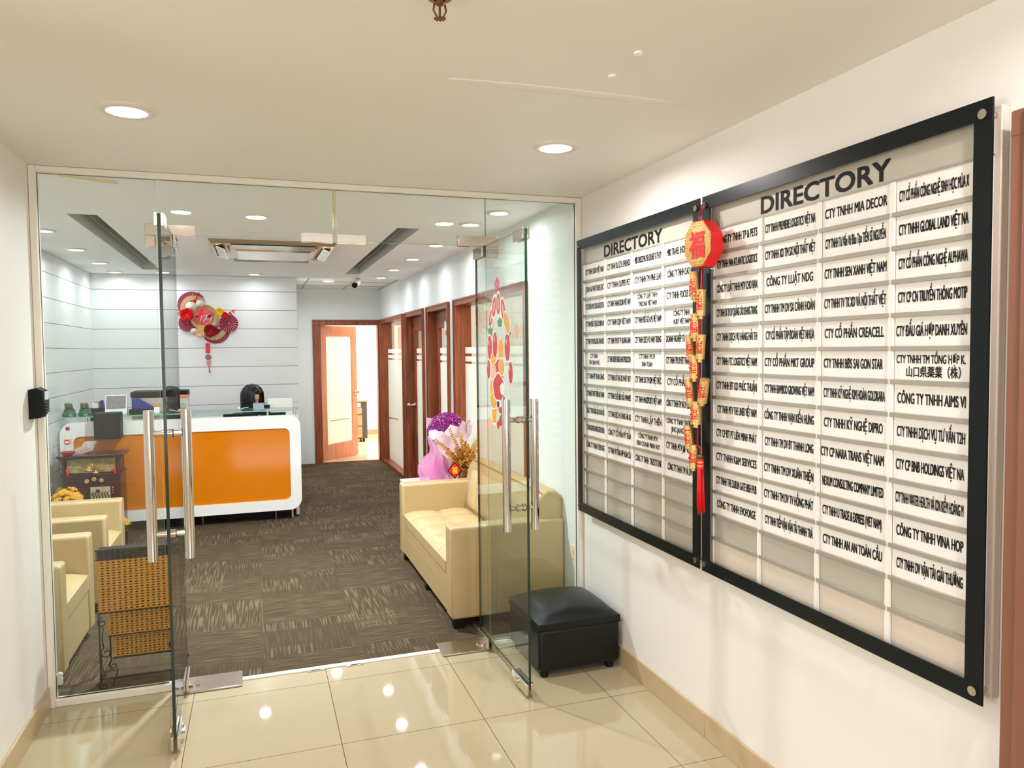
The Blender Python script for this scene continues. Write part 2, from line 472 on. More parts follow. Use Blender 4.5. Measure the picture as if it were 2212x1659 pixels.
# lobby back wall with a window
struct(MB().box(-4.7, -4.6, YB, -1.3, 0, HC).box(-4.7, -4.6, 1.5, 1.9, 0, HC).box(-4.7, -4.6, -1.3, 1.5, 0, .45).box(-4.7, -4.6, -1.3, 1.5, 2.3, HC), 'wall_hall', 'foyer_paint')  # unseen hall end wall, its opening added for the side light
struct(MB().box(-4.7, -.7, YB-.1, YB, 0, HC).box(1.5, XR+.14, YB-.1, YB, 0, HC).box(-.7, 1.5, YB-.1, YB, 0, .45).box(-.7, 1.5, YB-.1, YB, 2.25, HC), 'wall_rear', 'foyer_paint')
# panelled wall behind the desk
def boards(mb, x0, x1, y0, y1, axis):
    z = HR
    zs = [HR, 2.255, 2.045, 1.836, 1.627, 1.418, 1.209, 1.0, .79, .58, .37, .16, 0]
    for a, b in zip(zs[1:], zs[:-1]):
        mb.box(x0, x1, y0, y1, a+.0022, b-.0022, bev=.0012, seg=1)
    return mb
struct(boards(MB(), WL-.02, .452, PY, PY+.02, 'x').box(WL, .450, PY+.02, PY+.10, 0, HR, mat='slot_grey').box(.44, .452, PY+.1, BY, 0, HR+.03, mat='white_panel'), 'wall_panelled', 'white_panel')
struct(boards(MB(), WL-.02, WL, 3.86, PY, 'y').box(WL-.1, WL-.02, 3.86, PY+.1, 0, HR, mat='slot_grey'), 'wall_interior_left', 'white_panel')
# corridor end wall with the open door
struct(MB().box(.452, .79, BY, BY+.12, 0, 2.5).box(1.665, XR, BY, BY+.12, 0, 2.5).box(.79, 1.665, BY, BY+.12, 1.985, 2.5), 'wall_back', 'room_wall')
# reception ceiling with two long recessed slots
ci = MB()
S1, S2, SY0, SY1 = (-1.065, -.895), (.94, 1.10), 5.17, 8.38
for x0, x1 in ((WL-.1, S1[0]), (S1[1], S2[0]), (S2[1], XR)):
    ci.box(x0, x1, 3.86, PY, HR, HR+.1)
for a, b in (S1, S2):
    ci.box(a, b, 3.86, SY0, HR, HR+.1).box(a, b, SY1, PY, HR, HR+.1)
ci.box(WL-.1, XR, 3.831, 3.86, HR, HR+.1)
ci.box(WL-.1, .452, PY, PY+.1, HR, HR+.1)
struct(ci, 'ceiling_interior', 'room_ceiling')
struct(MB().box(.452, XR, PY, PY+.02, HR, HR+.1), 'trim_8', 'room_ceiling')
gc = MB().box(.452, XR, PY+.02, BY, HR+.035, HR+.08)
for yy in (9.15, 9.7, 10.28): gc.box(.452, XR, yy-.012, yy+.012, HR+.031, HR+.035, mat='grid_line')
for xx in (.62, 1.18, 1.68): gc.box(xx-.01, xx+.01, PY+.02, BY, HR+.031, HR+.035, mat='grid_line')
struct(gc, 'ceiling_corridor', 'grid_ceiling')
for k, (a, b) in enumerate((S1, S2)):
    t = thing('slot_diffuser', ['long recessed air slot in the reception ceiling above the armchairs', 'long recessed air slot in the reception ceiling on the office door side'][k], 'air vent', ((a+b)/2, (SY0+SY1)/2, HR+.1), 'air slots in the ceiling')
    part(MB().box(a, b, SY0, SY1, HR+.10, HR+.115), 'duct', 'slot_grey', t)
    fr = MB().box(a, a+.004, SY0, SY1, HR, HR+.1).box(b-.004, b, SY0, SY1, HR, HR+.1).box(a, b, SY0, SY0+.004, HR, HR+.1).box(a, b, SY1-.004, SY1, HR, HR+.1)
    part(fr, 'reveal', 'slot_light', t)
    mid = a+.05 if k == 0 else b-.05
    part(MB().box(mid-.004, mid+.004, SY0+.01, SY1-.06, HR+.06, HR+.098), 'blade', 'slot_grey', t)
# skirting tiles (with joints) in the lobby
def skirting(x0, x1, y0, y1, step=.596):
    mb = MB(); y = y1
    while y > y0:
        mb.box(x0, x1, max(y-step+.0015, y0), y, 0, .098, bev=.0015, seg=1); y -= step
    return mb
struct(skirting(XL, XL+.012, 1.9, 3.74), 'baseboard_left', 'skirting_tile')
struct(skirting(XR-.016, XR-.004, YB, 3.74), 'baseboard_right', 'skirting_tile')
# white metal frame of the glass front
struct(MB().box(XL+.001, XL+.028, 3.75, 3.81, 0, HC-.001, bev=.003), 'trim_1', 'frame_white')
struct(MB().box(XR-.033, XR-.0045, 3.75, 3.81, 0, HC-.001, bev=.003), 'trim_2', 'frame_white')
struct(MB().box(XL+.028, XR-.033, 3.75, 3.81, 2.362, HC-.001, bev=.003), 'trim_3', 'frame_white')
struct(MB().box(XL+.028, -.36, 3.755, 3.80, 0.0, .032, bev=.003), 'trim_4', 'frame_white')
struct(MB().box(1.44, XR-.033, 3.755, 3.80, 0.0, .02, bev=.003), 'trim_5', 'frame_white')
struct(MB().box(-.10, .87, 3.755, 3.79, 0.0, .006, bev=.001).box(1.06, 1.44, 3.755, 3.80, 0, .004), 'trim_6', 'frame_white')

# ---- glass panes of the front
def pane(x0, x1, z0, z1, y=3.78, th=.012):
    mb = MB(); a, b = y-th/2, y+th/2
    mb.add([(x0,a,z0),(x1,a,z0),(x1,a,z1),(x0,a,z1),(x0,b,z0),(x1,b,z0),(x1,b,z1),(x0,b,z1)], [(0,1,2,3),(4,7,6,5)], 'clear_glass')
    mb.add([(x0,a,z0),(x1,a,z0),(x1,a,z1),(x0,a,z1),(x0,b,z0),(x1,b,z0),(x1,b,z1),(x0,b,z1)], [(0,4,5,1),(3,2,6,7),(0,3,7,4),(1,5,6,2)], 'glass_edge_light')
    return mb
struct(pane(XL+.028, -.422, .032, 2.362), 'window_1', 'clear_glass')
struct(pane(-.419, .372, 2.113, 2.362), 'window_2', 'clear_glass')
struct(pane(.386, 1.148, 2.113, 2.362), 'window_3', 'clear_glass')
struct(pane(1.151, XR-.033, .02, 2.362), 'window_4', 'clear_glass')
tape = MB().box(.373, .385, 3.776, 3.784, 2.15, 2.36)
struct(tape, 'trim_7', pm('seam_tape', '#cfc79a', .5))

struct(MB().prism([(-.80, 3.7735, 2.352), (-.79, 3.7735, 2.36), (-.565, 3.7735, 2.345), (-.565, 3.7735, 2.33)], (0, -.0004, 0)), 'trim_9', 'seam_tape')
for x0, x1, lb in ((.20, .285, 'small steel strike plate in the sill, left of the middle'), (.39, .475, 'small steel strike plate in the sill, right of the middle')):
    solid(MB().box(x0, x1, 3.742, 3.754, .0005, .005, bev=.001).box(x0+.02, x1-.02, 3.745, 3.751, .0045, .0055, mat='black_matte'), 'strike_plate', 'chrome', lb, 'strike plate', 'sill strike plates')
# ---- chrome patch fittings fixed to the panes
def fitting(name, label, boxes, mat='brushed_steel', group=None):
    mb = MB()
    for b in boxes: mb.box(*b, bev=.0025)
    return solid(mb, name, mat, label, 'glass fitting', group)
Y0, Y1 = 3.762, 3.798
fitting('corner_patch', 'L-shaped chrome corner fitting above the left glass door', [(-.464, -.25, Y0, Y1, 2.109, 2.161), (-.464, -.422, Y0, Y1, 2.055, 2.109)], 'chrome', 'overhead glass fittings')
fitting('corner_patch', 'L-shaped steel corner fitting above the right glass door', [(1.0, 1.215, Y0, Y1, 2.11, 2.163), (1.153, 1.215, Y0, Y1, 2.055, 2.11)], 'brushed_steel', 'overhead glass fittings')
fitting('strike_box', 'bright lock keeper box in the middle of the header, left half', [(.219, .369, Y0, Y1, 2.104, 2.148)], 'foil', 'overhead glass fittings')
fitting('strike_box', 'bright lock keeper box in the middle of the header, right half', [(.388, .527, Y0, Y1, 2.104, 2.146)], 'foil', 'overhead glass fittings')
for x0, x1, lb, m in ((-.345, -.10, 'worn steel floor spring plate under the left glass door', 'steel_plate'), (.87, 1.13, 'worn steel floor spring plate under the right glass door', 'steel_plate')):
    pl = thing('floor_plate', lb, 'floor plate', ((x0+x1)/2, 3.78, 0), 'floor spring cover plates')
    part(MB().box(x0, x1, 3.69, 3.86, .001, .010, bev=.002), 'cover', m, pl)
    hx = x0+.03 if x0 < 0 else x1-.03
    part(MB().cyl((hx, 3.775, .010), (hx, 3.775, .016), .03, 24), 'spindle', 'chrome', pl)
solid(MB().box(-.884, -.862, 3.789, 3.806, .085, .118, bev=.003).cyl((-.873, 3.806, .128), (-.873, 3.79, .128), .012, 16), 'glass_clip', 'frame_white', 'small white clip at the foot of the left pane', 'clip')
solid(MB().box(XR-.008, XR-.0003, 3.862, 3.912, .375, .455, bev=.003).box(XR-.0095, XR-.008, 3.88, 3.894, .40, .43, mat='slot_light'), 'wall_socket', 'cream', 'small cream wall socket on the reception wall beside the frame', 'socket')

# ================================================================== GLASS DOORS
def glass_door(name, hx, tx, hy, ty, bars_y, decor):
    """open glass leaf from hinge end (hx,hy) to tip (tx,ty)"""
    d = thing(name, None, None, (hx, 3.78, 0), None, 'structure')
    dirv = Vector((tx-hx, ty-hy, 0)); Ln = dirv.length; dirv.normalize(); nr = Vector((dirv.y, -dirv.x, 0))
    if nr.x < 0: nr = -nr
    up = Vector((0, 0, 1)); base = Vector((hx, hy, 0))
    def P(s, n, z): return base + dirv*s + nr*n + up*z
    def obox(mb, s0, s1, n0, n1, z0, z1, mat=None, bev=.0025):
        bm = bmesh.new(); bmesh.ops.create_cube(bm, size=1)
        for v in bm.verts: v.co = Vector(((s0+s1)/2+v.co.x*(s1-s0), (n0+n1)/2+v.co.y*(n1-n0), (z0+z1)/2+v.co.z*(z1-z0)))
        if bev: bmesh.ops.bevel(bm, geom=bm.edges[:], offset=bev, segments=2, profile=.5, affect='EDGES')
        for v in bm.verts: v.co = P(*v.co)
        return mb.bm(bm, mat, bool(bev))
    h = .006
    g = MB()
    c = [P(s, n, z) for s in (0, Ln) for n in (-h, h) for z in (.058, 2.105)]
    g.add(c, [(0,1,5,4), (2,6,7,3)], 'clear_glass')
    g.add(c, [(0,2,3,1), (4,5,7,6), (0,4,6,2), (1,3,7,5)], 'glass_edge')
    part(g, 'glass_leaf', 'clear_glass', d)
    t = .018
    part(obox(obox(MB(), .0, .17, -t, -h, .012, .068), .0, .17, h, t, .012, .068), 'pivot_clamp', 'chrome', d, 'lower chrome pivot clamp')
    part(obox(obox(MB(), .0, .15, -t, -h, 2.05, 2.108), .0, .15, h, t, 2.05, 2.108), 'pivot_clamp', 'chrome', d, 'upper chrome pivot clamp')
    part(obox(obox(MB(), Ln-.12, Ln+.002, -t, -h, 2.058, 2.108), Ln-.12, Ln+.002, h, t, 2.058, 2.108), 'top_lock', 'foil' if tx < 0 else 'brushed_steel', d)
    lk = obox(obox(MB(), Ln-.19, Ln+.002, -t, -h, .012, .066), Ln-.19, Ln+.002, h, t, .012, .066)
    lock = part(lk, 'floor_lock', 'chrome', d)
    kb = MB()
    for s in (-1, 1): kb.cyl(P(Ln-.12, s*t, .039), P(Ln-.12, s*(t+.009), .039), .017, 20)
    part(kb, 'lock_cylinder', 'chrome', lock)
    sb = (bars_y - hy)/dirv.y
    for s, nm in ((-1, 'left bar of the pull handle'), (1, 'right bar of the pull handle')):
        part(MB().cyl(P(sb, s*.068, .748), P(sb, s*.068, 1.348), .0195, 24), 'pull_handle', 'brushed_steel', d, nm)
    for z in (.852, 1.255):
        st = MB().cyl(P(sb, -.068, z), P(sb, .068, z), .0115, 16)
        for s in (-1, 1): st.cyl(P(sb, s*h, z), P(sb, s*(h+.012), z), .0165, 16)
        st.cyl(P(sb, h+.012, z), P(sb, h+.015, z), .017, 16, mat='black_matte')
        part(st, 'handle_post', 'chrome', d)
    # festive sticker sheet
    if decor:
        def dec(y, z): return P((y-hy)/dirv.y, -h-.0006, z)
        lay = [0]
        def blob(mb, y, z, ry, rz, mat, n=18, wob=0.0, rot=0.0):
            lay[0] += 1; o = nr*(-.00012*(lay[0] % 14))
            pts = []
            for k in range(n):
                a = 2*PI*k/n; q = 1+wob*math.sin(5*a)
                dy, dz = ry*q*math.cos(a), rz*q*math.sin(a)
                pts.append(dec(y-(dy*math.cos(rot)-dz*math.sin(rot)), z+dy*math.sin(rot)+dz*math.cos(rot))+o)
            if mat in ('decal_red', 'decal_gold', 'mango') and ry > .027:
                c_ = sum(pts, Vector())/n; mb.add([c_+(p-c_)*1.13+nr*.00011 for p in pts], [tuple(range(n))], 'decal_white')
            mb.add(pts, [tuple(range(n))], mat)
        b = MB()
        for k, (yy, zz) in enumerate(((3.585, 1.735), (3.535, 1.785), (3.47, 1.795), (3.40, 1.765), (3.35, 1.70))):
            blob(b, yy, zz, .033, .058, 'decal_gold', rot=.3*(k-2)); blob(b, yy, zz, .028, .052, 'decal_red', rot=.3*(k-2)); blob(b, yy, zz, .009, .03, 'decal_pale', rot=.3*(k-2))
        for yy, zz in ((3.60, 1.665), (3.335, 1.645), (3.45, 1.705)): blob(b, yy, zz, .035, .022, 'decal_green', wob=.2)
        part(b, 'sticker', 'decal_red', d, 'arch of red and gold festive shapes on the glass')
        b = MB()
        for yy, zz, ry, rz in ((3.61, 1.585, .036, .062), (3.525, 1.60, .036, .062), (3.345, 1.585, .038, .066), (3.635, 1.475, .028, .05), (3.305, 1.465, .03, .052)):
            blob(b, yy, zz, ry, rz, 'decal_red'); blob(b, yy+ry*.35, zz+rz*.4, ry*.2, rz*.22, 'decal_pale'); blob(b, yy, zz-rz*1.12, ry*.28, rz*.12, 'decal_pale', 6)
        part(b, 'sticker', 'decal_red', d, 'red balloons on the glass')
        b = MB()
        for yy, zz, ry, rz, mt in ((3.53, 1.56, .05, .06, 'decal_pale'), (3.44, 1.575, .04, .05, 'decal_gold'), (3.55, 1.52, .04, .045, 'decal_gold'), (3.47, 1.47, .075, .055, 'decal_red'), (3.55, 1.46, .04, .05, 'decal_pale'), (3.43, 1.49, .04, .04, 'decal_gold'),
                                   (3.48, 1.39, .08, .065, 'decal_red'), (3.42, 1.385, .035, .03, 'decal_white'), (3.57, 1.375, .045, .06, 'decal_gold'), (3.43, 1.315, .07, .05, 'decal_white'), (3.41, 1.33, .022, .026, 'decal_dark'), (3.49, 1.315, .022, .026, 'decal_dark'),
                                   (3.43, 1.28, .055, .018, 'decal_red'), (3.55, 1.27, .04, .065, 'mango'), (3.56, 1.32, .05, .04, 'decal_gold'), (3.42, 1.235, .05, .03, 'decal_green'), (3.46, 1.22, .02, .02, 'decal_red')):
            blob(b, yy, zz, ry, rz, mt, wob=.06)
        part(b, 'sticker', 'decal_gold', d, 'bunched gold, red and orange New Year motifs on the glass')
        for yy, zz, mt, sz in ((3.485, 1.89, 'decal_red', .035), (3.22, 1.655, 'decal_pale', .034), (3.62, 1.20, 'decal_pale', .03), (3.49, 1.205, 'decal_red', .02)):
            b = MB()
            for k in range(5): blob(b, yy+sz*.6*math.cos(1.257*k+.3), zz+sz*.6*math.sin(1.257*k+.3), sz*.5, sz*.5, mt, 8)
            part(b, 'sticker', mt, d, 'small blossom on the glass')
    return d
glass_door('door_1', -.3525, -.338, 3.855, 3.15, 3.25, False)
glass_door('door_2', 1.117, 1.131, 3.845, 3.11, 3.20, True)

# ================================================================== OFFICE DOORS AND WINDOWS ON THE RIGHT WALL
def banded_pane(mb, x, y0, y1, z0, z1, frosted_top=1.60):
    bands = [(z0, 1.455, 'f'), (1.455, 1.475, 'c'), (1.475, 1.52, 'f'), (1.52, 1.545, 'c'), (1.545, frosted_top, 'f'), (frosted_top, z1, 'c')]
    for a, b, k in bands:
        mb.add([(x, y0, a), (x, y1, a), (x, y1, b), (x, y0, b)], [(0, 1, 2, 3)], 'frosted_glass' if k == 'f' else 'office_glass')
    return mb
def wood_surround(y0, y1, door):
    mb = MB(); w = .05; xo = XR-.022
    mb.box(xo, XR+.13, y0-.045, y0+.006, 0, 1.9655, bev=.003).box(xo, XR+.13, y1-.006, y1+.045, 0, 1.9655, bev=.003)
    mb.box(xo-.0006, XR+.129, y0-.0448, y1+.0448, 1.965, 2.02, bev=.003)
    mb.box(xo-.010, XR-.001, y0-.0462, y0-.030, 0, 2.006, bev=.003).box(xo-.010, XR-.001, y1+.030, y1+.0462, 0, 2.006, bev=.003).box(xo-.0104, XR-.001, y0-.0468, y1+.0468, 2.0055, 2.0212, bev=.003)
    if not door: mb.box(xo, XR+.13, y0-.0, y1, 0, .055, bev=.004)
    return mb
def office_window(n, y0, y1):
    t = thing('window_%d' % n, None, None, (XR, (y0+y1)/2, 0), None, 'structure')
    part(wood_surround(y0, y1, False), 'window_frame', 'brown_wood', t)
    g = MB(); ym = (y0+y1)/2
    banded_pane(g, XR+.07, y0, y1, .055, 1.965)
    part(g, 'pane', 'frosted_glass', t)
    # clear sweep stripe low on the film
    part(MB().prism([(XR+.066, y1, .62), (XR+.066, ym, .66), (XR+.066, ym, .685), (XR+.066, y1, .64)], (.001, 0, 0)), 'film_stripe', 'rail_grey', t)
    return t
def office_door(n, y0, y1, knob, sign):
    t = thing('door_%d' % n, None, None, (XR, (y0+y1)/2, 0), None, 'structure')
    part(wood_surround(y0, y1, True), 'door_frame', 'brown_wood', t)
    x = XR+.06; st = .13
    lf = MB().box(x, x+.04, y0+.006, y0+st, .006, 1.96, bev=.003).box(x, x+.04, y1-st, y1-.006, .006, 1.96, bev=.003).box(x, x+.04, y0+st, y1-st, 1.80, 1.96, bev=.003).box(x, x+.04, y0+st, y1-st, .006, .2, bev=.003)
    leaf = part(lf, 'door_leaf', 'brown_wood', t)
    part(banded_pane(MB(), x+.02, y0+st, y1-st, .2, 1.80), 'pane', 'frosted_glass', leaf)
    if knob:
        k = MB().cyl((x, y1-.07, .94), (x-.012, y1-.07, .94), .03, 20).cyl((x-.012, y1-.07, .94), (x-.05, y1-.07, .94), .012, 12).ball((x-.065, y1-.07, .94), .026, mat=None)
        part(k, 'door_knob', 'chrome', leaf)
    if sign:
        sg = MB().box(x-.002, x-.0004, 6.93, 7.16, 1.63, 1.86)
        sp = part(sg, 'paper_sign', 'white_paper', leaf)
        part(MB().box(x-.0026, x-.002, 7.02, 7.12, 1.72, 1.765, mat='decal_red').box(x-.003, x-.0026, 7.03, 7.085, 1.725, 1.74, mat='decal_pale').box(x-.0026, x-.002, 6.965, 6.985, 1.725, 1.745, mat='slot_light'), 'printed_mark', 'decal_red', sp)
        part(MB().box(x-.0018, x-.0004, 7.035, 7.052, 1.56, 1.625).box(x-.0018, x-.0004, 7.035, 7.052, 1.865, 1.91), 'hanging_strip', 'white_paper', leaf)
    return t
office_window(5, 4.66, 6.45)
office_door(3, 6.75, 7.57, False, True)
office_door(4, 7.85, 8.75, True, False)
office_window(6, 9.01, 10.58)
# offices behind that wall
struct(MB().box(XR+.13, 4.3, 4.3, 10.95, -.1, 0), 'floor_office', 'office_floor')
struct(MB().box(XR+.13, 4.3, 4.3, 10.95, 2.5, 2.6), 'ceiling_office', 'office_wall')
struct(MB().box(4.3, 4.4, 4.2, 11, 0, 2.5).box(XR+.13, 4.3, 4.2, 4.3, 0, 2.5).box(XR+.13, 4.4, 10.95, 11.05, 0, 2.5).box(XR+.13, 4.3, 8.8, 8.88, 0, 2.5), 'wall_office', 'office_wall')
for yy in (5.6, 7.6, 9.9):
    area_light('office_pane_light', (2.9, yy, 2.47), (0, 0, 0), 1.0, 1.0, OFFICE_W*.8, (.93, 1, .96))  # unseen lights added so the frosted panes look lit from behind
# the open door at the end of the corridor
t = thing('door_5', None, None, (.79, BY, 0), None, 'structure')
fr = MB()
for a, b in ((.752, .862), (1.655, 1.688)):
    fr.box(a, b, BY-.02, BY+.119, 0, 1.9455, bev=.004)
fr.box(.7525, 1.6875, BY-.0206, BY+.12, 1.945, 2.02, bev=.004).box(.7505, .772, BY-.032, BY-.001, 0, 2.0005, bev=.003).box(.750, 1.6885, BY-.0325, BY-.001, 2.0, 2.0212, bev=.003)
part(fr, 'door_frame', 'brown_wood', t)
hinge = Vector((.866, BY+.05, 0)); ang = math.atan2(.66, .575)
R = Matrix.Rotation(ang, 3, 'Z')
def leafbox(mb, s0, s1, z0, z1, n0=0, n1=.04, mat=None):
    vs = [hinge + R @ Vector((s, n, z)) for s in (s0, s1) for n in (n0, n1) for z in (z0, z1)]
    return mb.add(vs, [(0,1,3,2), (4,6,7,5), (0,4,5,1), (2,3,7,6), (0,2,6,4), (1,5,7,3)], mat)
LW = .875
lf = MB()
leafbox(lf, 0, .12, .008, 1.945); leafbox(lf, LW-.12, LW, .008, 1.945); leafbox(lf, .12, LW-.12, 1.80, 1.945); leafbox(lf, .12, LW-.12, .008, .235)
leaf = part(lf, 'door_leaf', 'orange_wood', t)
pg = MB(); leafbox(pg, .12, LW-.12, .235, 1.80, .018, .022)
part(pg, 'pane', 'frosted_glass', leaf)
st = MB(); leafbox(st, .2, LW-.2, .565, .58, .0165, .0175)
part(st, 'film_stripe', 'rail_grey', leaf)
kp = hinge + R @ Vector((LW-.06, 0, .955)); kn = R @ Vector((0, -1, 0))
part(MB().cyl(kp, kp+kn*.012, .03, 20).cyl(kp+kn*.012, kp+kn*.05, .012, 12).ball(kp+kn*.065, .027), 'door_knob', 'chrome', leaf)
struct(MB().box(-.9, 1.86, BY+.06, 15.2, -.1, -.001).box(1.86, 4.0, 11.05, 15.2, -.1, -.001), 'floor_far_room', 'office_floor')
struct(MB().box(-.9, 4.0, BY+.12, 15.2, 2.5, 2.6), 'ceiling_far_room', 'office_wall')
struct(MB().box(-.9, 4.0, 14.3, 14.4, 0, 2.5).box(-1.0, -.9, BY, 14.4, 0, 2.5).box(4.0, 4.1, 11.05, 14.4, 0, 2.5).box(XR, 4.0, 11.05, 11.12, 0, 2.5).box(-.9, .44, BY, BY+.1, 0, 2.5), 'wall_far_room', 'office_wall')
struct(MB().box(-.9, 4.0, 14.285, 14.3, 0, .09), 'baseboard_far_room', 'skirting_tile')
area_light('far_room_ceiling_panel', (1.6, 12.6, 2.47), (0, 0, 0), 1.4, 1.4, OFFICE_W*5, (1, .92, .87))
pd = thing('pedestal_drawers', 'grey pedestal drawer unit with wood front behind the open door', 'drawer unit', (1.5, 13.3, 0))
part(MB().box(1.30, 1.80, 13.1, 13.6, .06, .70, bev=.006), 'body', 'dark_grey', pd)
for z0, z1 in ((.08, .27), (.285, .475), (.49, .60)):
    part(MB().box(1.32, 1.71, 13.085, 13.1, z0, z1, bev=.003), 'drawer', 'drawer_wood', pd)
part(MB().box(1.62, 1.69, 13.084, 13.1, .61, .685, bev=.003), 'lock_panel', 'white_paper', pd)
part(MB().box(1.28, 1.81, 13.08, 13.62, .70, .725, bev=.004), 'top', 'orange_wood', pd)
for xx in (1.36, 1.74):
    for yy in (13.15, 13.55): part(MB().cyl((xx-.015, yy, .03), (xx+.015, yy, .03), .03, 16), 'caster', 'black_matte', pd)

# ================================================================== LAMPS
def downlight(label, x, y, z, power, color, group, r=.075, spread=170):
    t = thing('downlight', label, 'ceiling lamp', (x, y, z), group)
    t_ = MB().lathe([(r*.74, -.002), (r*.80, -.010), (r*1.18, -.008), (r*1.24, 0)], (x, y, z), 32)
    part(t_, 'trim_ring', 'trim_ring', t)
    part(MB().lathe([(0, -.004), (r*.74, -.004), (r*.76, -.001)], (x, y, z), 32), 'lens', 'lens_glow', t)
    area_light('lamp_light', (0, 0, -.0065), (0, 0, 0), r*1.44, r*1.44, power, color, 'DISK', t, math.radians(spread))
    return t
WARM = (.98, .925, .94); COOL = (.87, .95, 1.0)
fl = [(-.39, 2.826, 'round downlight over the lobby, left of the centre line'), (1.163, 2.837, 'round downlight over the lobby near the directory boards'),
      (-.39, .75, 'unseen round downlight added in the lobby ceiling, left'), (1.30, .75, 'round downlight in the lobby ceiling by the brown column')]  # the left one here is out of view, added for more lobby light
for x, y, lb in fl: downlight(lb, x, y, HC, FOYER_W*(.30 if x < 0 else 1.15), WARM, 'lobby downlights')
rl = [(-1.355, 5.89, 'downlight nearest the glass in the left row of the reception ceiling'), (-1.355, 6.88, 'second downlight in the left row of the reception ceiling'),
      (-1.355, 7.83, 'third downlight in the left row of the reception ceiling'), (-1.355, 8.66, 'last downlight in the left row, close to the panelled wall'),
      (.02, 4.96, 'downlight in the middle of the reception ceiling just inside the glass'), (.0, 8.58, 'downlight above the wall wreath, close to the panelled wall'),
      (-.90, 8.60, 'downlight by the panelled wall between slot and corner'),
      (1.44, 4.43, 'bright downlight just inside the right glass pane'), (1.385, 4.89, 'downlight in the right row, next to the one by the glass'), (1.385, 5.91, 'downlight in the right row above the sofa'),
      (1.385, 6.86, 'downlight in the right row beside the middle of the slot'), (1.375, 7.80, 'downlight in the right row above the brown doors'), (1.375, 8.65, 'last downlight in the right row by the security camera')]
for x, y, lb in rl: downlight(lb, x, y, HR, ROOM_W*(.15 if y > 8.5 else .26 if x < -1 else .22 if y > 5 else 5.4 if abs(x) < .5 else .18), COOL, 'reception downlights', r=.068)
downlight('downlight in the tiled corridor ceiling before the far door', .87, 9.55, HR+.031, ROOM_W, COOL, None, r=.068)

# ceiling cassette air conditioner
ac = thing('ceiling_cassette', 'square glossy beige air conditioner cassette in the reception ceiling', 'air conditioner', (.15, 6.48, HR))
x0, x1, y0, y1 = -.32, .62, 6.0, 6.96
def frust(mb, a, b, za, zb, mat=None):
    vs = [(x, y, za) for x, y in ((x0+a, y0+a), (x1-a, y0+a), (x1-a, y1-a), (x0+a, y1-a))] + [(x, y, zb) for x, y in ((x0+b, y0+b), (x1-b, y0+b), (x1-b, y1-b), (x0+b, y1-b))]
    return mb.add(vs, [(0,1,5,4), (1,2,6,5), (2,3,7,6), (3,0,4,7), (0,3,2,1), (4,5,6,7)], mat)
part(frust(MB(), 0, .02, HR-.0, HR-.03), 'panel', 'sheen_beige', ac)
part(frust(MB(), .13, .2, HR-.03, HR-.062), 'grille', 'sheen_beige', ac)
for bx in ((x0+.16, x1-.16, y0+.035, y0+.11), (x0+.16, x1-.16, y1-.11, y1-.035), (x0+.035, x0+.11, y0+.16, y1-.16), (x1-.11, x1-.035, y0+.16, y1-.16)):
    lv = part(MB().box(*bx, HR-.034, HR-.029), 'air_slot', 'black_matte', ac)
    a, b, c, d = bx
    if b-a > d-c: vb = MB().add([(a, c+.01, HR-.036), (b, c+.01, HR-.036), (b, d, HR-.06), (a, d, HR-.06), (a, c+.014, HR-.032), (b, c+.014, HR-.032), (b, d+.004, HR-.056), (a, d+.004, HR-.056)], [(0,1,2,3), (4,7,6,5), (0,4,5,1), (3,2,6,7), (0,3,7,4), (1,5,6,2)])
    else: vb = MB().add([(a+.01, c, HR-.036), (a+.01, d, HR-.036), (b, d, HR-.06), (b, c, HR-.06), (a+.014, c, HR-.032), (a+.014, d, HR-.032), (b+.004, d, HR-.056), (b+.004, c, HR-.056)], [(0,1,2,3), (4,7,6,5), (0,4,5,1), (3,2,6,7), (0,3,7,4), (1,5,6,2)])
    part(vb, 'louver', 'foil', lv)

# security camera
sc_ = thing('security_camera', 'white bullet security camera hanging from the edge of the reception ceiling', 'camera', (1.10, 8.72, HR))
part(MB().cyl((1.10, 8.72, HR), (1.10, 8.72, HR-.012), .045, 24), 'base', 'frame_white', sc_)
part(MB().cyl((1.10, 8.72, HR-.012), (1.105, 8.715, HR-.05), .014, 12), 'arm', 'frame_white', sc_)
cb = part(MB().cyl((1.125, 8.77, HR-.035), (1.07, 8.60, HR-.10), .042, 24), 'body', 'frame_white', sc_)
part(MB().cyl((1.0705, 8.602, HR-.0995), (1.0675, 8.593, HR-.103), .031, 24), 'lens_plate', 'black_gloss', cb)
# fire sprinkler and two small plugs on the lobby ceiling
sp = thing('sprinkler', 'bronze fire sprinkler head hanging from the lobby ceiling', 'sprinkler', (.42, 1.72, HC))
part(MB().lathe([(.0, 0), (.032, 0), (.028, -.008), (.012, -.012)], (.42, 1.72, HC), 20), 'escutcheon', 'gold_dark', sp)
part(MB().cyl((.42, 1.72, HC-.008), (.42, 1.72, HC-.022), .009, 12).tube([(.408, 1.72, HC-.02), (.405, 1.72, HC-.035), (.414, 1.72, HC-.052)], .0025, 6).tube([(.432, 1.72, HC-.02), (.435, 1.72, HC-.035), (.426, 1.72, HC-.052)], .0025, 6).cyl((.42, 1.72, HC-.02), (.42, 1.72, HC-.05), .003, 8), 'body', 'gold_dark', sp)
df = MB().cyl((.42, 1.72, HC-.052), (.42, 1.72, HC-.054), .009, 16)
for k in range(10): a = PI*k/5; df.box(.42+.012*math.cos(a)-.002, .42+.012*math.cos(a)+.002, 1.72+.012*math.sin(a)-.002, 1.72+.012*math.sin(a)+.002, HC-.054, HC-.052)
part(df, 'deflector', 'gold_dark', sp)
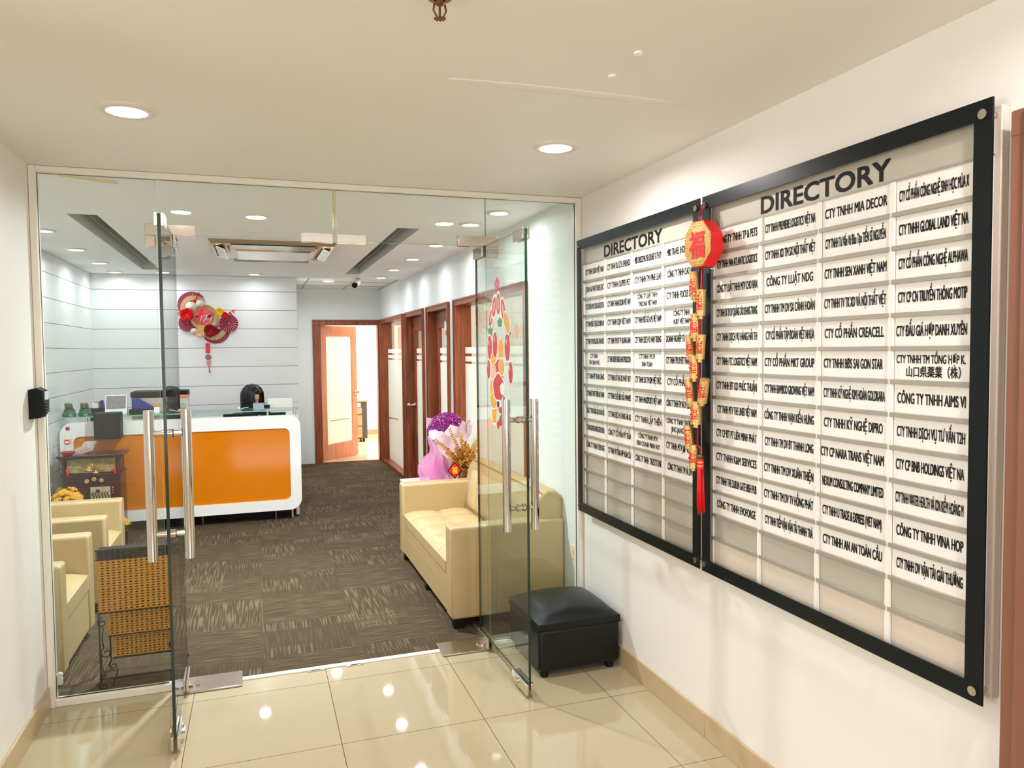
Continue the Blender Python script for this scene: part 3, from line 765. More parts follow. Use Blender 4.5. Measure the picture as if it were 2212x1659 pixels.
for (x, y, lb) in ((1.02, 1.88, 'small white plug on the lobby ceiling, nearer the camera'), (1.03, 2.06, 'small white plug on the lobby ceiling, farther from the camera')):
    solid(MB().cyl((x, y, HC), (x, y, HC-.006), .013, 16), 'ceiling_plug', 'gloss_white', lb, 'plug', 'ceiling plugs')
# access terminal at the left frame
ph = thing('access_terminal', 'dark grey door access terminal on the left lobby wall by the frame', 'access terminal', (XL, 3.67, 1.30))
prof = [(XL, 1.425), (XL+.030, 1.432), (XL+.052, 1.42), (XL+.058, 1.375), (XL+.056, 1.33), (XL+.042, 1.305), (XL, 1.30)]
part(MB().prism([(x, 3.63, z) for x, z in prof], (0, .085, 0)), 'body', 'black_plastic', ph)
part(MB().box(XL+.056, XL+.0595, 3.645, 3.70, 1.38, 1.415, bev=.001), 'screen', 'slot_light', ph)
for z in (1.365, 1.353, 1.341, 1.329):
    part(MB().box(XL+.055, XL+.061, 3.64, 3.705, z-.003, z+.003, bev=.001), 'key_row', 'black_matte', ph)
# brown metal door surround at the right edge
bd = thing('door_6', None, None, (XR, 1.0, 0), None, 'structure')
mb = MB()
for yy, xx in ((1.262, .055), (1.222, .07), (1.18, .06), (1.14, .07)):
    mb.box(XR-.004-xx, XR-.0045, yy-.04, yy, 0, 2.10, bev=.004)
mb.box(XR-.06, XR-.0045, .0, 1.262, 2.04, 2.10, bev=.004)
part(mb, 'door_frame', 'brown_metal', bd)
part(MB().box(XR-.045, XR-.0045, .06, 1.10, .005, 2.04, bev=.003), 'door_leaf', 'brown_metal', bd)

# ================================================================== DIRECTORY BOARDS
def directory(label, yA, yB, cols, rows, filled, texts, pale_last, y_seen):
    """yA: left edge (far), yB: right edge (near); names read towards the camera"""
    xf = XR-.065     # front of the acrylic cover
    xs = XR-.036     # face of the slats
    zt, zb = 2.146, .706
    t = thing('directory_board', label, 'directory board', (XR, (yA+yB)/2, zb), 'wall directories')
    L, Rr = max(yA, yB), min(yA, yB)
    part(MB().box(XR-.03, XR-.0045, Rr+.004, L-.012, zb+.01, zt-.012, bev=.003), 'back_panel', 'slat_pale', t)
    # black printed border and clear acrylic sheet
    b = .048
    bd = MB()
    for a in ((Rr, L, zt-b, zt), (Rr, L, zb, zb+b), (Rr, Rr+b, zb+b, zt-b), (L-b, L, zb+b, zt-b)):
        bd.box(xf, xf+.005, *a)
    part(bd, 'border', 'black_gloss', t)
    part(MB().add([(xf+.001, Rr+b, zb+b), (xf+.001, L-b, zb+b), (xf+.001, L-b, zt-b), (xf+.001, Rr+b, zt-b)], [(0,1,2,3)]), 'cover_sheet', 'acrylic', t)
    for yy in (Rr+.022, L-.022):
        for zz in (zb+.03, zt-.035):
            part(MB().cyl((XR-.02, yy, zz), (xf-.006, yy, zz), .0085, 20).cyl((xf-.001, yy, zz), (xf-.007, yy, zz), .0115, 24), 'standoff_bolt', 'brushed_steel', t)
    # header
    hz0, hz1 = 2.022, zt-.03
    hd = part(MB().box(xs, xs+.006, Rr+.02, L-.02, hz0, hz1).box(xs-.004, xs, Rr+.02, L-.02, hz0-.006, hz0+.001, mat='rail_grey'), 'header', 'slat_grey', t)
    hy0, hy1 = filled['title']
    part(put_text(MB(), 'DIRECTORY', (xs-.0005, hy0, 2.0275), (0,-1,0), (0,0,1), hy0-hy1, .056, 'ink', .055), 'lettering', 'ink', hd)
    pitch = .0905; z1 = 2.016
    for c in range(len(cols)-1):
        ya, yb = cols[c]-.012, cols[c+1]+.006
        for r in range(rows):
            top = z1 - pitch*r; bot = top - pitch
            if r == rows-1: bot = zb+.028
            n = texts[c][r] if r < len(texts[c]) else None
            mat = 'strip_white' if n else ('slat_pale' if (pale_last and r == rows-1) else 'slat_grey')
            s = part(MB().box(xs, xs+.005, yb, ya, bot+.006, top), 'name_strip' if n else 'blank_slat', mat, t)
            if n:
                if isinstance(n, str): n = (n, .04, .995)
                lines, f0, f1 = n
                lt = MB(); wd = ya-(y_seen if c == len(cols)-2 else yb+.012)
                ls = lines.split('\n')
                if len(ls) == 1:
                    put_text(lt, ls[0], (xs-.0004, ya-wd*f0, bot+.034), (0,-1,0), (0,0,1), wd*(f1-f0), .0285, 'ink', .038)
                else:
                    for q, l in enumerate(ls):
                        g0, g1 = (f0, f1) if not isinstance(f0, tuple) else (f0[q], f1[q])
                        put_text(lt, l, (xs-.0004, ya-wd*g0, bot+.052-.034*q), (0,-1,0), (0,0,1), wd*(g1-g0), .022, 'ink', .035)
                part(lt, 'lettering', 'ink', s)
            if r < rows-1:
                part(MB().box(xs-.009, xs, yb-.004, ya+.008, bot-.005, bot+.008, bev=.001, seg=1), 'rail', 'rail_grey', t)
    for c in range(len(cols)):
        y = cols[c]
        part(MB().box(xs-.007, xs, y-.012, y+.008, zb+.028, z1, bev=.0015, seg=1), 'divider', 'divider_white', t)
    return t
A1 = [
 ['CTY TNHH SOHO VIỆT NAM', 'JOHN & PARTNERS JSC', 'CTY CỔ PHẦN TM DV CÔNG NGHỆ BOTTIN', 'CTY TNHH ĐẦU TƯ ĐỊA ỐC MINH AN', 'CTY TNHH TM DV BULONG VẠN PHÚC', ('CTY TNHH\nTÂM SINH PHÚ', (.28, .2), (.66, .76)), 'CTY TNHH ĐT KHAI SÁNG', 'CTY TNHH ĐT PHÁT TRIỂN SÀI THÀNH', 'CÔNG TY TNHH XĂNG DẦU HOI HÀ NỘI', 'CTY TNHH SINGAPORE SHANTANG GROUP SAIGON', 'CÔNG TY TNHH EYERYAGE'],
 ['CTY TNHH DU LỊCH 2FRIENDS', 'CTY TNHH SUPER PET', 'CTY TNHH THANATKORN VIỆT NAM', 'CTY TNHH SQM VIỆT NAM', 'CTY TNHH TM DV TV QUANG ANH', 'CTY TNHH TRUYỀN THÔNG THE ART PRODUCTION', 'CTY TNHH CƠ KHÍ XD PHÁT HUY', 'CTY TNHH CHẾ BIẾN SỮA VINAMIE', 'CTY TNHH DỊCH VỤ HÀNG HẢI AIS', 'CÔNG TY CỔ PHẦN MỸ TRẦN', 'CTY TNHH TM TỔNG HỢP HOÀN CẦU'],
 ['VPĐD CAMOZZI MALAYSIA SDN.BHD TẠI TP.HCM', 'CTY TNHH TM VINE LEAF', ('CÔNG TY LUẬT TNHH\nTINDONA VIỆT NAM', (.14, .18), (.86, .84)), 'CTY TNHH ĐỒ GỖ A.M.I VIỆT NAM', 'CTY TNHH DỊCH VỤ NAM TRUNG', ('CTY TNHH TM DV\nSINH TOÀN', (.2, .3), (.78, .68)), 'CTY TNHH SX TM KIM VIỆT ĐỨC', 'CTY TNHH MAXSPORTS VIỆT NAM', 'CTY TNHH LẬP THIÊN', ('CÔNG TY TNHH MTV\nKINH DOANH MINH HUY', (.16, .1), (.86, .94)), 'CÔNG TY TNHH  TRUSTSTONE'],
 [('MIKI TRAVEL (HONG K', .08, .86), ('CÔNG TY TNHH CAO NH', .08, 1), ('CTY TNHH FOCUS SUC', .06, 1), ('CÔNG TY TNHH\nAURY VIỆT NAM', (.3, .3), (.86, .88)), 'DOANH NGHIỆP TƯ NHÂN V', 'CTY TNHH TM DV ĐT THẮNG LO', ('CTY CỔ PHẦN BE', .08, .9), 'CÔNG TY TNHH TM VÀ DV LONG N', ('CÔNG TY TNHH THƯƠNG\nJING JANG CHE', (.05, .22), (1, .86)), 'CTY TNHH MTV J&P VIỆT N', ('CÔNG TY TNHH TM VÀ DV M', .08, 1)]]
A2 = [
 [('CÔNG TY TNHH TP & PETS', .06, .99), ('CTY TNHH PAN ATLANTIC LOGISTICS', .05, .99), 'CÔNG TY LUẬT TNHH MTV CHO BẠN', 'CTY TNHH SX TM DV QUẢNG CÁO KHANG TRANG', 'CTY TNHH DỊCH VỤ HÀNG HẢI TH', 'CTY TNHH FTC LOGISTICS VIỆT NAM', 'CTY TNHH ĐT KD PHÚC THUẬN', ('CTY TNHH MTV THE LINER VIỆT NAM', .06, .99), 'CTY CP ĐT PT LIÊN MINH PHÁT', 'CTY TNHH K&M SERVICES', 'CTY TNHH THE DUBLIN GATE IRISH PUB', ('CÔNG TY TNHH EVOFORGE', .06, .98)],
 ['CTY TNHH PREMIERE LOGISTICS VIỆT NA', 'CTY TNHH XD TM SX NỘI THẤT VIỆT', ('CÔNG TY LUẬT NDG', .07, .96), 'CTY TNHH TM DV SX CẢNH HOÀN', ('CTY CỔ PHẦN TẬP ĐOÀN VIỆT NHỰA', .06, .99), 'CTY CỔ PHẦN MKT GROUP', 'CTY TNHH BAMBOO GROWING VIỆT NAM', 'CÔNG TY TNHH VẠN KIẾN HƯNG', ('CTY TNHH TM DV ĐT THANH LONG', .05, .99), 'CTY TNHH TM DV XUÂN THIỆN', 'CTY TNHH TM DV TV HỒNG PHÁT', ('CTY TNHH TIẾP VẬN VẬN TẢI THANH TRÀ', .06, .99)],
 ['CTY TNHH MIA DECOR', ('CTY TNHH Tư Vấn Và Đào Tạo TIẾN SĨ NGUYỄN', .05, .98), 'CTY TNHH SEN XANH VIỆT NAM', 'CTY TNHH TV TK XD VÀ NỘI THẤT VIỆT', ('CTY CỔ PHẦN CREACELL', .05, .97), ('CTY TNHH BĐS SAI GON STAR', .04, .96), 'CTY TNHH KỸ NGHỆ KIM HOÀN GOLDKARA', ('CTY TNHH KỸ NGHỆ DIPRO', .05, .97), ('CTY CP NARA TRANS VIỆT NAM', .0, .99), ('NEXUM CONSULTING COMPANY LIMITED', .03, .99), ('CTY TNHH U TRADE & EXPRESS (VIET NAM)', .04, .97), ('CTY TNHH AN AN TOÀN CẦU', .05, .98)],
 ['CTY CỔ PHẦN CÔNG NGHỆ SINH HỌC MÙA X', 'CTY TNHH GLOBAL LAND VIỆT NA', 'CTY CỔ PHẦN CÔNG NGHỆ ALPHAWA', 'CTY CP CN TRUYỀN THÔNG MOTIP', ('CTY ĐẤU GIÁ HỢP DANH XUYÊN', .02, 1), ('CTY TNHH TM TỔNG HỢP K.\n山口県薬業（株）', (.03, .18), (.99, .93)), ('CÔNG TY TNHH AIMS VI', .05, 1), ('CTY TNHH DỊCH VỤ TƯ VẤN T2H', .05, 1), 'CTY CP BNB HOLDINGS VIỆT NA', 'CTY TNHH WATER HEALTH VÀ ION KIỀM HOÀNG M', ('CÔNG TY TNHH VINA HOP', .06, 1), ('CTY TNHH DV VẬN TẢI GIẢI THƯỞNG', .07, 1)]]
directory('black framed name directory on the wall, the farther one next to the glass', 3.68, 2.512, [3.65, 3.392, 3.11, 2.83, 2.545], 14, dict(title=(3.405, 2.84)), A1, False, 2.595)
directory('black framed name directory on the wall, the nearer one beside the brown column', 2.494, 1.302, [2.462, 2.178, 1.894, 1.614, 1.33], 14, dict(title=(2.18, 1.622)), A2, True, 1.382)

# red and gold firecracker hanging between the boards
fk = thing('firecracker_hanging', 'red and gold firecracker string with octagonal charm hanging between the two directories', 'hanging decoration', (XR-.08, 2.46, 2.11))
hx = XR-.10
part(MB().tube([(XR-.073, 2.463, 2.118), (hx, 2.455, 2.06), (hx, 2.425, 2.03)], .0018, 6).tube([(XR-.073, 2.478, 2.118), (hx, 2.465, 2.06), (hx, 2.43, 2.03)], .0018, 6).tube([(hx, 2.44, 1.87), (hx, 2.465, 1.5), (hx, 2.47, 1.19)], .004, 8).tube([(hx, 2.465, 1.20), (hx, 2.452, 1.19), (hx, 2.451, 1.165)], .003, 6), 'cord', 'deep_red', fk)
oc, cz = 2.415, 1.955
nrm = Vector((-.985, -.17, 0)).normalized(); tan = Vector((.17, -.985, 0)).normalized()
C0 = Vector((hx-.012, oc, cz))
octv = lambda r, n: [C0 + tan*(r*.92*math.cos(PI/8+PI/4*k)) + Vector((0, 0, r*1.08*math.sin(PI/8+PI/4*k))) + nrm*n for k in range(8)]
ch = part(MB().prism(octv(.084, -.027), nrm*.054), 'octagon_charm', 'bright_red', fk)
face = MB().prism(octv(.081, .0272), nrm*.002)
for rr_ in (.076, .066):
    ov = octv(rr_, .0294)
    for k in range(8):
        for q in range(6): face.ball(ov[k].lerp(ov[(k+1) % 8], q/6), .0022, None, None, 5, 3)
part(face, 'gold_face', 'gold', ch)
part(put_text(MB(), '福', C0+nrm*.0302-tan*.043+Vector((0, 0, -.045)), tan, (0, 0, 1), .082, .074, 'red', .05), 'character', 'red', ch)
crk = [(2.487, 1.808, .036, .10, .10), (2.443, 1.74, .034, .095, -.02), (2.48, 1.654, .042, .09, .0), (2.515, 1.572, .034, .09, .16), (2.445, 1.575, .034, .09, -.10), (2.486, 1.498, .040, .085, .02), (2.518, 1.405, .036, .095, .15), (2.426, 1.41, .036, .09, -.22), (2.476, 1.323, .042, .085, .0), (2.525, 1.224, .036, .085, .18), (2.492, 1.154, .036, .085, .02)]
for yy, z, wd, ln, tl in crk:
    c = Vector((hx-.003, yy, z)); ax = Vector((0, math.sin(tl), math.cos(tl)))
    ax.normalize(); r = wd*.5
    m = MB().cyl(c-ax*ln/2, c+ax*ln/2, r, 16)
    m.cyl(c-ax*(ln/2+.012), c-ax*(ln/2-.001), r*.55, 12).cyl(c+ax*(ln/2-.004), c+ax*(ln/2+.003), r*1.05, 16).cyl(c-ax*(ln/2), c-ax*(ln/2-.006), r*1.05, 16)
    cr_ = part(m, 'firecracker', 'gold', fk)
    side = Vector((-.88, -.47, 0)).normalized(); tv = side.cross(ax).normalized()
    # embossed red character bent round the side
    vs_t, fs_t = text_mesh('福'); em = MB(); pts_ = []
    for v in vs_t:
        an = (v.x-.5)*1.75; pts_.append(c + (side*math.cos(an)-tv*math.sin(an))*(r+.0012) + ax*((v.y-.38)*ln*.62))
    em.add(pts_, fs_t, 'red')
    for k in range(5):
        an = random.uniform(-1, 1); h_ = random.uniform(-.46, .46)*ln; em.ball(c+(side*math.cos(an)-tv*math.sin(an))*(r)+ax*h_, .005, .005, .003, 6, 4, 'red')
    part(em, 'character', 'red', cr_)
bd_ = MB().ball((hx, 2.451, 1.158), .011, .011, .009, mat='jade')
part(bd_, 'bead', 'jade', fk, 'green bead')
part(MB().cyl((hx, 2.451, 1.150), (hx, 2.451, 1.112), .0125, 16, mat='bright_red').cyl((hx, 2.451, 1.141), (hx, 2.451, 1.136), .0132, 16, mat='gold').cyl((hx, 2.451, 1.127), (hx, 2.451, 1.122), .0132, 16, mat='gold'), 'tassel_knot', 'bright_red', fk)
ts = MB()
for k in range(46):
    a = random.random()*2*PI; r = .012*math.sqrt(random.random()); dx, dy = r*math.cos(a), r*math.sin(a)
    ts.tube([(hx+dx, 2.451+dy, 1.113), (hx+dx*1.15, 2.4505+dy*1.2, 1.03), (hx+dx*1.25+random.uniform(-.002, .002), 2.449+dy*1.3, .935+random.random()*.03)], .0013, 4)
part(ts, 'tassel', 'bright_red', fk)

# ================================================================== STOOL
st = thing('footstool', 'black leather cube footstool against the right wall by the open door', 'stool', (1.45, 3.49, 0))
bx0, bx1, by0, by1 = 1.236, 1.662, 3.268, 3.712
body = MB(); 
bm = bmesh.new(); bmesh.ops.create_cube(bm, size=1)
for v in bm.verts:
    v.co = Vector(((bx0+bx1)/2+v.co.x*(bx1-bx0), (by0+by1)/2+v.co.y*(by1-by0), .135+v.co.z*.205))
bmesh.ops.bevel(bm, geom=bm.edges[:], offset=.018, segments=3, profile=.5, affect='EDGES'); body.bm(bm, None, True)
part(body, 'body', 'black_leather', st)
# padded top: domed grid
def dome(mb, x0, x1, y0, y1, zb, zt, crown, n=16, rad=.03, mat=None):
    vs = []; fs = []
    for i in range(n+1):
        for j in range(n+1):
            u = i/n; v = j/n
            e = (1-(2*u-1)**8)*(1-(2*v-1)**8)
            z = zt-rad*(1-e) + crown*math.sin(PI*u)**.7*math.sin(PI*v)**.7
            vs.append((x0+(x1-x0)*u, y0+(y1-y0)*v, z))
    W = n+1
    for i in range(n):
        for j in range(n): fs.append((i*W+j, (i+1)*W+j, (i+1)*W+j+1, i*W+j+1))
    edge = [i*W for i in range(W)] + [n*W+j for j in range(1, W)] + [i*W+n for i in range(n-1, -1, -1)] + [j for j in range(n-1, 0, -1)]
    sv = [vs[e] for e in edge] + [(vs[e][0], vs[e][1], zb) for e in edge]; m = len(edge)
    mb.add(vs, fs, mat, True)
    return mb.add(sv, [(k, (k+1) % m, m+(k+1) % m, m+k) for k in range(m)] + [tuple(m+k for k in range(m))], mat, False)
part(dome(MB(), bx0-.002, bx1+.002, by0-.002, by1+.002, .232, .288, .040, rad=.022), 'cushion', 'black_leather', st)
part(MB().tube([(x, y, .236) for x, y in ((bx0-.001, by0-.001), (bx1+.001, by0-.001), (bx1+.001, by1+.001), (bx0-.001, by1+.001))], .0035, 6, closed=True), 'piping', 'black_matte', st)
for xx in (bx0+.04, bx1-.04):
    for yy in (by0+.04, by1-.04):
        part(MB().cyl((xx, yy, 0), (xx, yy, .036), .02, 16, r1=.023), 'foot', 'black_matte', st)

# ================================================================== SOFA (right wall) AND ARMCHAIRS (left wall)
def tufted(mb, x0, x1, y0, y1, zb, zt, nx, ny, puff=.03, m=8):
    NX, NY = nx*m, ny*m; vs = []; fs = []
    for i in range(NX+1):
        for j in range(NY+1):
            u = i/NX; v = j/NY
            a = abs(math.sin(PI*u*nx))**.45 if nx > 1 else math.sin(PI*min(max(u, 0), 1))**.35
            b = abs(math.sin(PI*v*ny))**.45
            ed = (1-(2*u-1)**10)*(1-(2*v-1)**10)
            vs.append((x0+(x1-x0)*u, y0+(y1-y0)*v, zt - .02*(1-ed) + puff*(a*b-.8)))
    W = NY+1
    for i in range(NX):
        for j in range(NY): fs.append((i*W+j, (i+1)*W+j, (i+1)*W+j+1, i*W+j+1))
    edge = [i*W for i in range(NX+1)] + [NX*W+j for j in range(1, W)] + [i*W+NY for i in range(NX-1, -1, -1)] + [j for j in range(NY-1, 0, -1)]
    sv = [vs[e] for e in edge] + [(vs[e][0], vs[e][1], zb) for e in edge]; m_ = len(edge)
    mb.add(vs, fs, None, True)
    return mb.add(sv, [(k, (k+1) % m_, m_+(k+1) % m_, m_+k) for k in range(m_)], None, False)
so = thing('sofa', 'beige leather two seat sofa along the right wall inside the glass', 'sofa', (1.34, 4.80, 0))
part(MB().box(1.006, 1.685, 4.15, 5.48, .065, .315, bev=.012), 'base', 'beige_leather', so)
part(MB().box(1.0045, 1.01, 4.15, 5.48, .204, .208), 'seam', 'leather_seam', so)
part(tufted(MB(), 1.0, 1.50, 4.152, 5.478, .30, .40, 2, 5, .022), 'seat_cushion', 'beige_leather', so)
for y0, y1 in ((4.02, 4.15), (5.48, 5.61)):
    a = part(MB().box(1.0, 1.685, y0, y1, .06, .582, bev=.016, seg=3), 'armrest', 'beige_leather', so)
    sm = MB()
    for xx in (1.245, 1.262): sm.box(xx, xx+.003, y0-.0006, y0+.002, .07, .572)
    if y0 < 5: part(sm, 'seam', 'leather_seam', a)
bk = MB(); prof = [(1.47, .36), (1.50, .56), (1.535, .69), (1.565, .732), (1.61, .748), (1.66, .738), (1.685, .71), (1.685, .36)]
bm = bmesh.new()
vs = [[bm.verts.new((x, y, z)) for x, z in prof] for y in (4.06, 4.09, 5.53, 5.56)]
for (k, row) in enumerate(vs):
    if k in (0, 3):
        for v in row: v.co.x += (.012 if v.co.x < 1.6 else 0); v.co.z -= (.012 if v.co.z > .5 else 0)
for a, b in zip(vs[:-1], vs[1:]):
    for i in range(len(prof)): j = (i+1) % len(prof); bm.faces.new((a[i], a[j], b[j], b[i]))
bm.faces.new(vs[0]); bm.faces.new(vs[-1][::-1])
bk.bm(bm, None, True)
bk_ = part(bk, 'backrest', 'beige_leather', so)
part(tufted(MB(), 0, .30, 4.16, 5.47, -.03, .0, 1, 5, .018), 'back_tufts', 'beige_leather', bk_)
bt = [o for o in bk_.children][0]
for v in bt.data.vertices:     # lean the tufted sheet onto the face of the back
    y = v.co.y; s = v.co.x + ORIG[so.name].x; n = v.co.z
    v.co = Vector((1.472+.045*(s/.30)-n*.9-.012, 0, .385+s+n*.2)) - Vector((ORIG[so.name].x, 0, 0)); v.co.y = y
    v.co.z = v.co.z
part(MB().tube([(1.555, y, .738) for y in (4.08, 4.5, 5.1, 5.54)], .004, 6), 'piping', 'leather_seam', so)
for xx in (1.05, 1.62):
    for yy in (4.075, 4.80, 5.55):
        part(MB().box(xx-.03, xx+.03, yy-.03, yy+.03, 0, .066, bev=.004), 'foot', 'black_matte', so)

def armchair(label, y0, y1, x0=-1.585, x1=-.893):
    t = thing('armchair', label, 'armchair', ((x0+x1)/2, (y0+y1)/2, 0), 'beige armchairs along the left wall')
    w = .115
    part(MB().box(x0, x1-.01, y0+w, y1-w, .06, .30, bev=.01), 'base', 'beige_leather', t)
    part(dome(MB(), x0+.15, x1-.004, y0+w+.002, y1-w-.002, .29, .395, .025, rad=.03), 'seat_cushion', 'beige_leather', t)
    for a, b in ((y0, y0+w), (y1-w, y1)):
        part(MB().box(x0, x1, a, b, .055, .582, bev=.016, seg=3), 'armrest', 'beige_leather', t)
    part(MB().box(x0, x0+.18, y0+w-.02, y1-w+.02, .30, .70, bev=.04, seg=4), 'backrest', 'beige_leather', t)
    for xx in (x0+.05, x1-.06):
        for yy in (y0+.05, y1-.05):
            part(MB().box(xx-.025, xx+.025, yy-.025, yy+.025, 0, .062, bev=.003), 'foot', 'black_matte', t)
    return t
armchair('beige leather armchair nearest the glass, behind the woven magazine rack', 3.965, 4.70)
armchair('beige leather armchair farther in, next to the dark altar cabinet', 5.055, 5.76)

# ================================================================== MAGAZINE RACK
rk = thing('magazine_rack', 'black iron rack with three woven orange pockets behind the left pane', 'magazine rack', (-.55, 4.0, 0))
def weave(mb, x0, x1, y, z0, z1, ribs, rows, mat, thick=.006, lean=0.0):
    n = ribs*6; h = (z1-z0)/rows
    for r in range(rows):
        zc = z0+h*(r+.5); vs = []; fs = []
        for i in range(n+1):
            x = x0+(x1-x0)*i/n; ph = math.cos(2*PI*i/6)
            hh = h*.5*(.46 if i % 6 == 0 else .62 if i % 6 in (1, 5) else 1.03)
            yy = y - thick*(.5+.5*ph*(-1 if r % 2 else 1)) + lean*(zc-z0)
            vs += [(x, yy, zc-hh), (x, yy-.0015, zc), (x, yy, zc+hh)]
        for i in range(n):
            a = i*3; fs += [(a, a+3, a+4, a+1), (a+1, a+4, a+5, a+2)]
        mb.add(vs, fs, mat, True)
    return mb
pockets = [(-.727, -.372, 3.88, .365, .612, 'first', 20), (-.700, -.378, 3.93, .236, .368, 'second', 11), (-.685, -.385, 3.98, .112, .245, 'third', 11)]
for k, (x0, x1, y, z0, z1, nm, rows) in enumerate(pockets):
    pk = MB()
    weave(pk, x0, x1, y, z0, z1, 15, rows, 'rattan_orange')
    pk.box(x0+.004, x1-.004, y+.004, y+.09, z0+.003, z1-.003, mat='weave_shade')
    p = part(pk, 'woven_pocket', 'rattan_orange', rk)
    part(MB().tube([(x0, y-.004, z0), (x1, y-.004, z0)], .0035, 6), 'rim_rod', 'iron', p)
p = part(weave(MB(), -.729, -.370, 3.875, .612, .660, 15, 4, 'rattan_dark'), 'dark_border', 'rattan_dark', rk)
part(MB().tube([(-.729, 3.875, .66), (-.370, 3.875, .66)], .004, 6).box(-.725, -.373, 3.884, 3.97, .613, .655, mat='weave_shade'), 'rim_rod', 'iron', p)
def scroll(cx, cz, r, turns, a0, y, sgn=1, n=36):
    return [(cx+r*(1-.75*k/n)*math.cos(a0+sgn*turns*2*PI*k/n), y, cz+r*(1-.75*k/n)*math.sin(a0+sgn*turns*2*PI*k/n)) for k in range(n+1)]
for xs_ in (-.722, -.377):
    sg = 1 if xs_ < -.6 else -1
    for yy in (3.868, 4.12):
        fr = MB().tube([(xs_, yy, .365), (xs_, yy, .045), (xs_-sg*.008, yy, .022), (xs_, yy, .0045)], .0045, 8)
        fr.tube(scroll(xs_+sg*.012, .022, .018, 1.1, PI*.8, yy), .0035, 6)
        if yy < 4:
            fr.tube(scroll(xs_+sg*.012, .322, .022, 1.2, PI/2, yy), .003, 6).tube([(xs_+sg*.016, yy, .30), (xs_+sg*.010, yy, .24), (xs_+sg*.016, yy, .205)], .003, 6)
            fr.tube(scroll(xs_+sg*.026, .178, .026, 1.2, PI*.6, yy), .003, 6).tube([(xs_+sg*.004, yy, .19), (xs_+sg*.006, yy, .11), (xs_+sg*.02, yy, .062), (xs_+sg*.045, yy, .105)], .003, 6)
        part(fr, 'leg', 'iron', rk)
part(MB().tube([(-.722, 3.868, .055), (-.377, 3.868, .055)], .0035, 6).tube([(-.722, 4.12, .055), (-.377, 4.12, .055)], .0035, 6).tube([(-.722, 3.868, .365), (-.722, 4.12, .365)], .0035, 6).tube([(-.722, 3.868, .055), (-.722, 4.12, .055)], .0035, 6).tube([(-.377, 3.868, .055), (-.377, 4.12, .055)], .0035, 6).tube([(-.377, 3.868, .365), (-.377, 4.12, .365)], .0035, 6).tube([(-.68, 3.9, .0035), (-.66, 3.9, .06), (-.655, 3.9, .09)], .003, 6), 'stretcher', 'iron', rk)

# ================================================================== RECEPTION DESK
DY = 7.25
dk = thing('reception_desk', 'white reception desk with rounded frame and glossy orange front panel', 'desk', (-.61, 7.6, 0))
part(MB().ring(rrect(-1.60, .375, .10, .988, .105, DY), rrect(-1.50, .277, .197, .866, .05, DY), (0, .16, 0)), 'front_frame', 'gloss_white', dk)
part(MB().box(-1.51, .287, DY+.018, DY+.04, .187, .876), 'front_panel', 'orange_panel', dk)
part(MB().box(-1.585, .36, DY+.16, DY+.185, .12, .98), 'back_board', 'gloss_white', dk)
part(MB().box(-1.585, .36, DY+.185, 7.98, .715, .745, bev=.004), 'worktop', 'gloss_white', dk)
for x0, x1 in ((-1.585, -1.555), (.33, .36)):
    part(MB().box(x0, x1, DY+.185, 7.97, .012, .715, bev=.003), 'side_panel', 'gloss_white', dk)
part(MB().box(-1.5, .28, DY+.25, DY+.29, .0, .14), 'kick_board', 'black_matte', dk)
for xx in (-1.35, -.5, .14):
    part(MB().box(xx-.006, xx+.006, DY+.09, DY+.15, 0, .101, bev=.001), 'foot', 'brushed_steel', dk)
part(MB().box(.285, .30, DY+.13, DY+.21, .0, .12), 'foot', 'gloss_white', dk)
gs = MB()
a = [(-1.612, DY-.005), (.366, DY-.005), (.366, DY+.34), (-1.612, DY+.34)]
gs.add([(x, y, 1.028) for x, y in a]+[(x, y, 1.038) for x, y in a], [(0,3,2,1), (4,5,6,7)], 'shelf_glass')
gs.add([(x, y, 1.028) for x, y in a]+[(x, y, 1.038) for x, y in a], [(0,1,5,4), (1,2,6,5), (2,3,7,6), (3,0,4,7)], 'glass_edge_light')
part(gs, 'glass_shelf', 'shelf_glass', dk)
for xx in (-1.402, -.56, .087, .33):
    part(MB().cyl((xx, DY+.06, .985), (xx, DY+.06, 1.0285), .011, 16).cyl((xx, DY+.06, 1.038), (xx, DY+.06, 1.043), .013, 16), 'shelf_post', 'chrome', dk)
cable = MB().tube([(-.62, DY+.2, .02), (-.5, DY+.16, .055), (-.42, DY+.17, .03), (-.3, DY+.2, .008)], .005, 6)
solid(cable, 'cable', 'black_matte', 'black cable looping out under the reception desk', 'cable')

# black speaker box hung on the front of the counter
sb_ = thing('speaker_box', 'black box speaker hung on the front of the counter above the altar cabinet', 'speaker', (-1.21, 7.18, .85))
part(MB().box(-1.312, -1.112, 7.09, 7.244, .85, 1.072, bev=.006), 'cabinet', 'black_plastic', sb_)
part(MB().box(-1.30, -1.124, 7.086, 7.0905, .862, 1.06, bev=.002), 'grille', 'black_matte', sb_)

# things on and behind the glass shelf
def frog(label, x):
    t = thing('jade_figure', label, 'figurine', (x, 7.37, 1.038), 'jade figures on the desk end')
    b = MB().ball((x, 7.37, 1.078), .046, .042, .042).ball((x, 7.352, 1.122), .033, .03, .03)
    b.ball((x-.034, 7.345, 1.055), .018, .022, .018).ball((x+.034, 7.345, 1.055), .018, .022, .018).ball((x-.02, 7.335, 1.142), .010).ball((x+.02, 7.335, 1.142), .010).ball((x, 7.324, 1.112), .018, .012, .008)
    part(b, 'body', 'jade', t)
    part(MB().ball((x, 7.357, 1.146), .022, .020, .014), 'crest', 'jade_gold', t)
    part(MB().lathe([(0, 0), (.05, 0), (.052, .012), (.045, .045), (0, .046)], (x, 7.37, 1.038), 20), 'plinth', 'jade', t)
    return t
frog('green jade frog figure on the glass shelf, the one at the very end', -1.545)
frog('green jade frog figure on the glass shelf, the one beside the black box', -1.425)
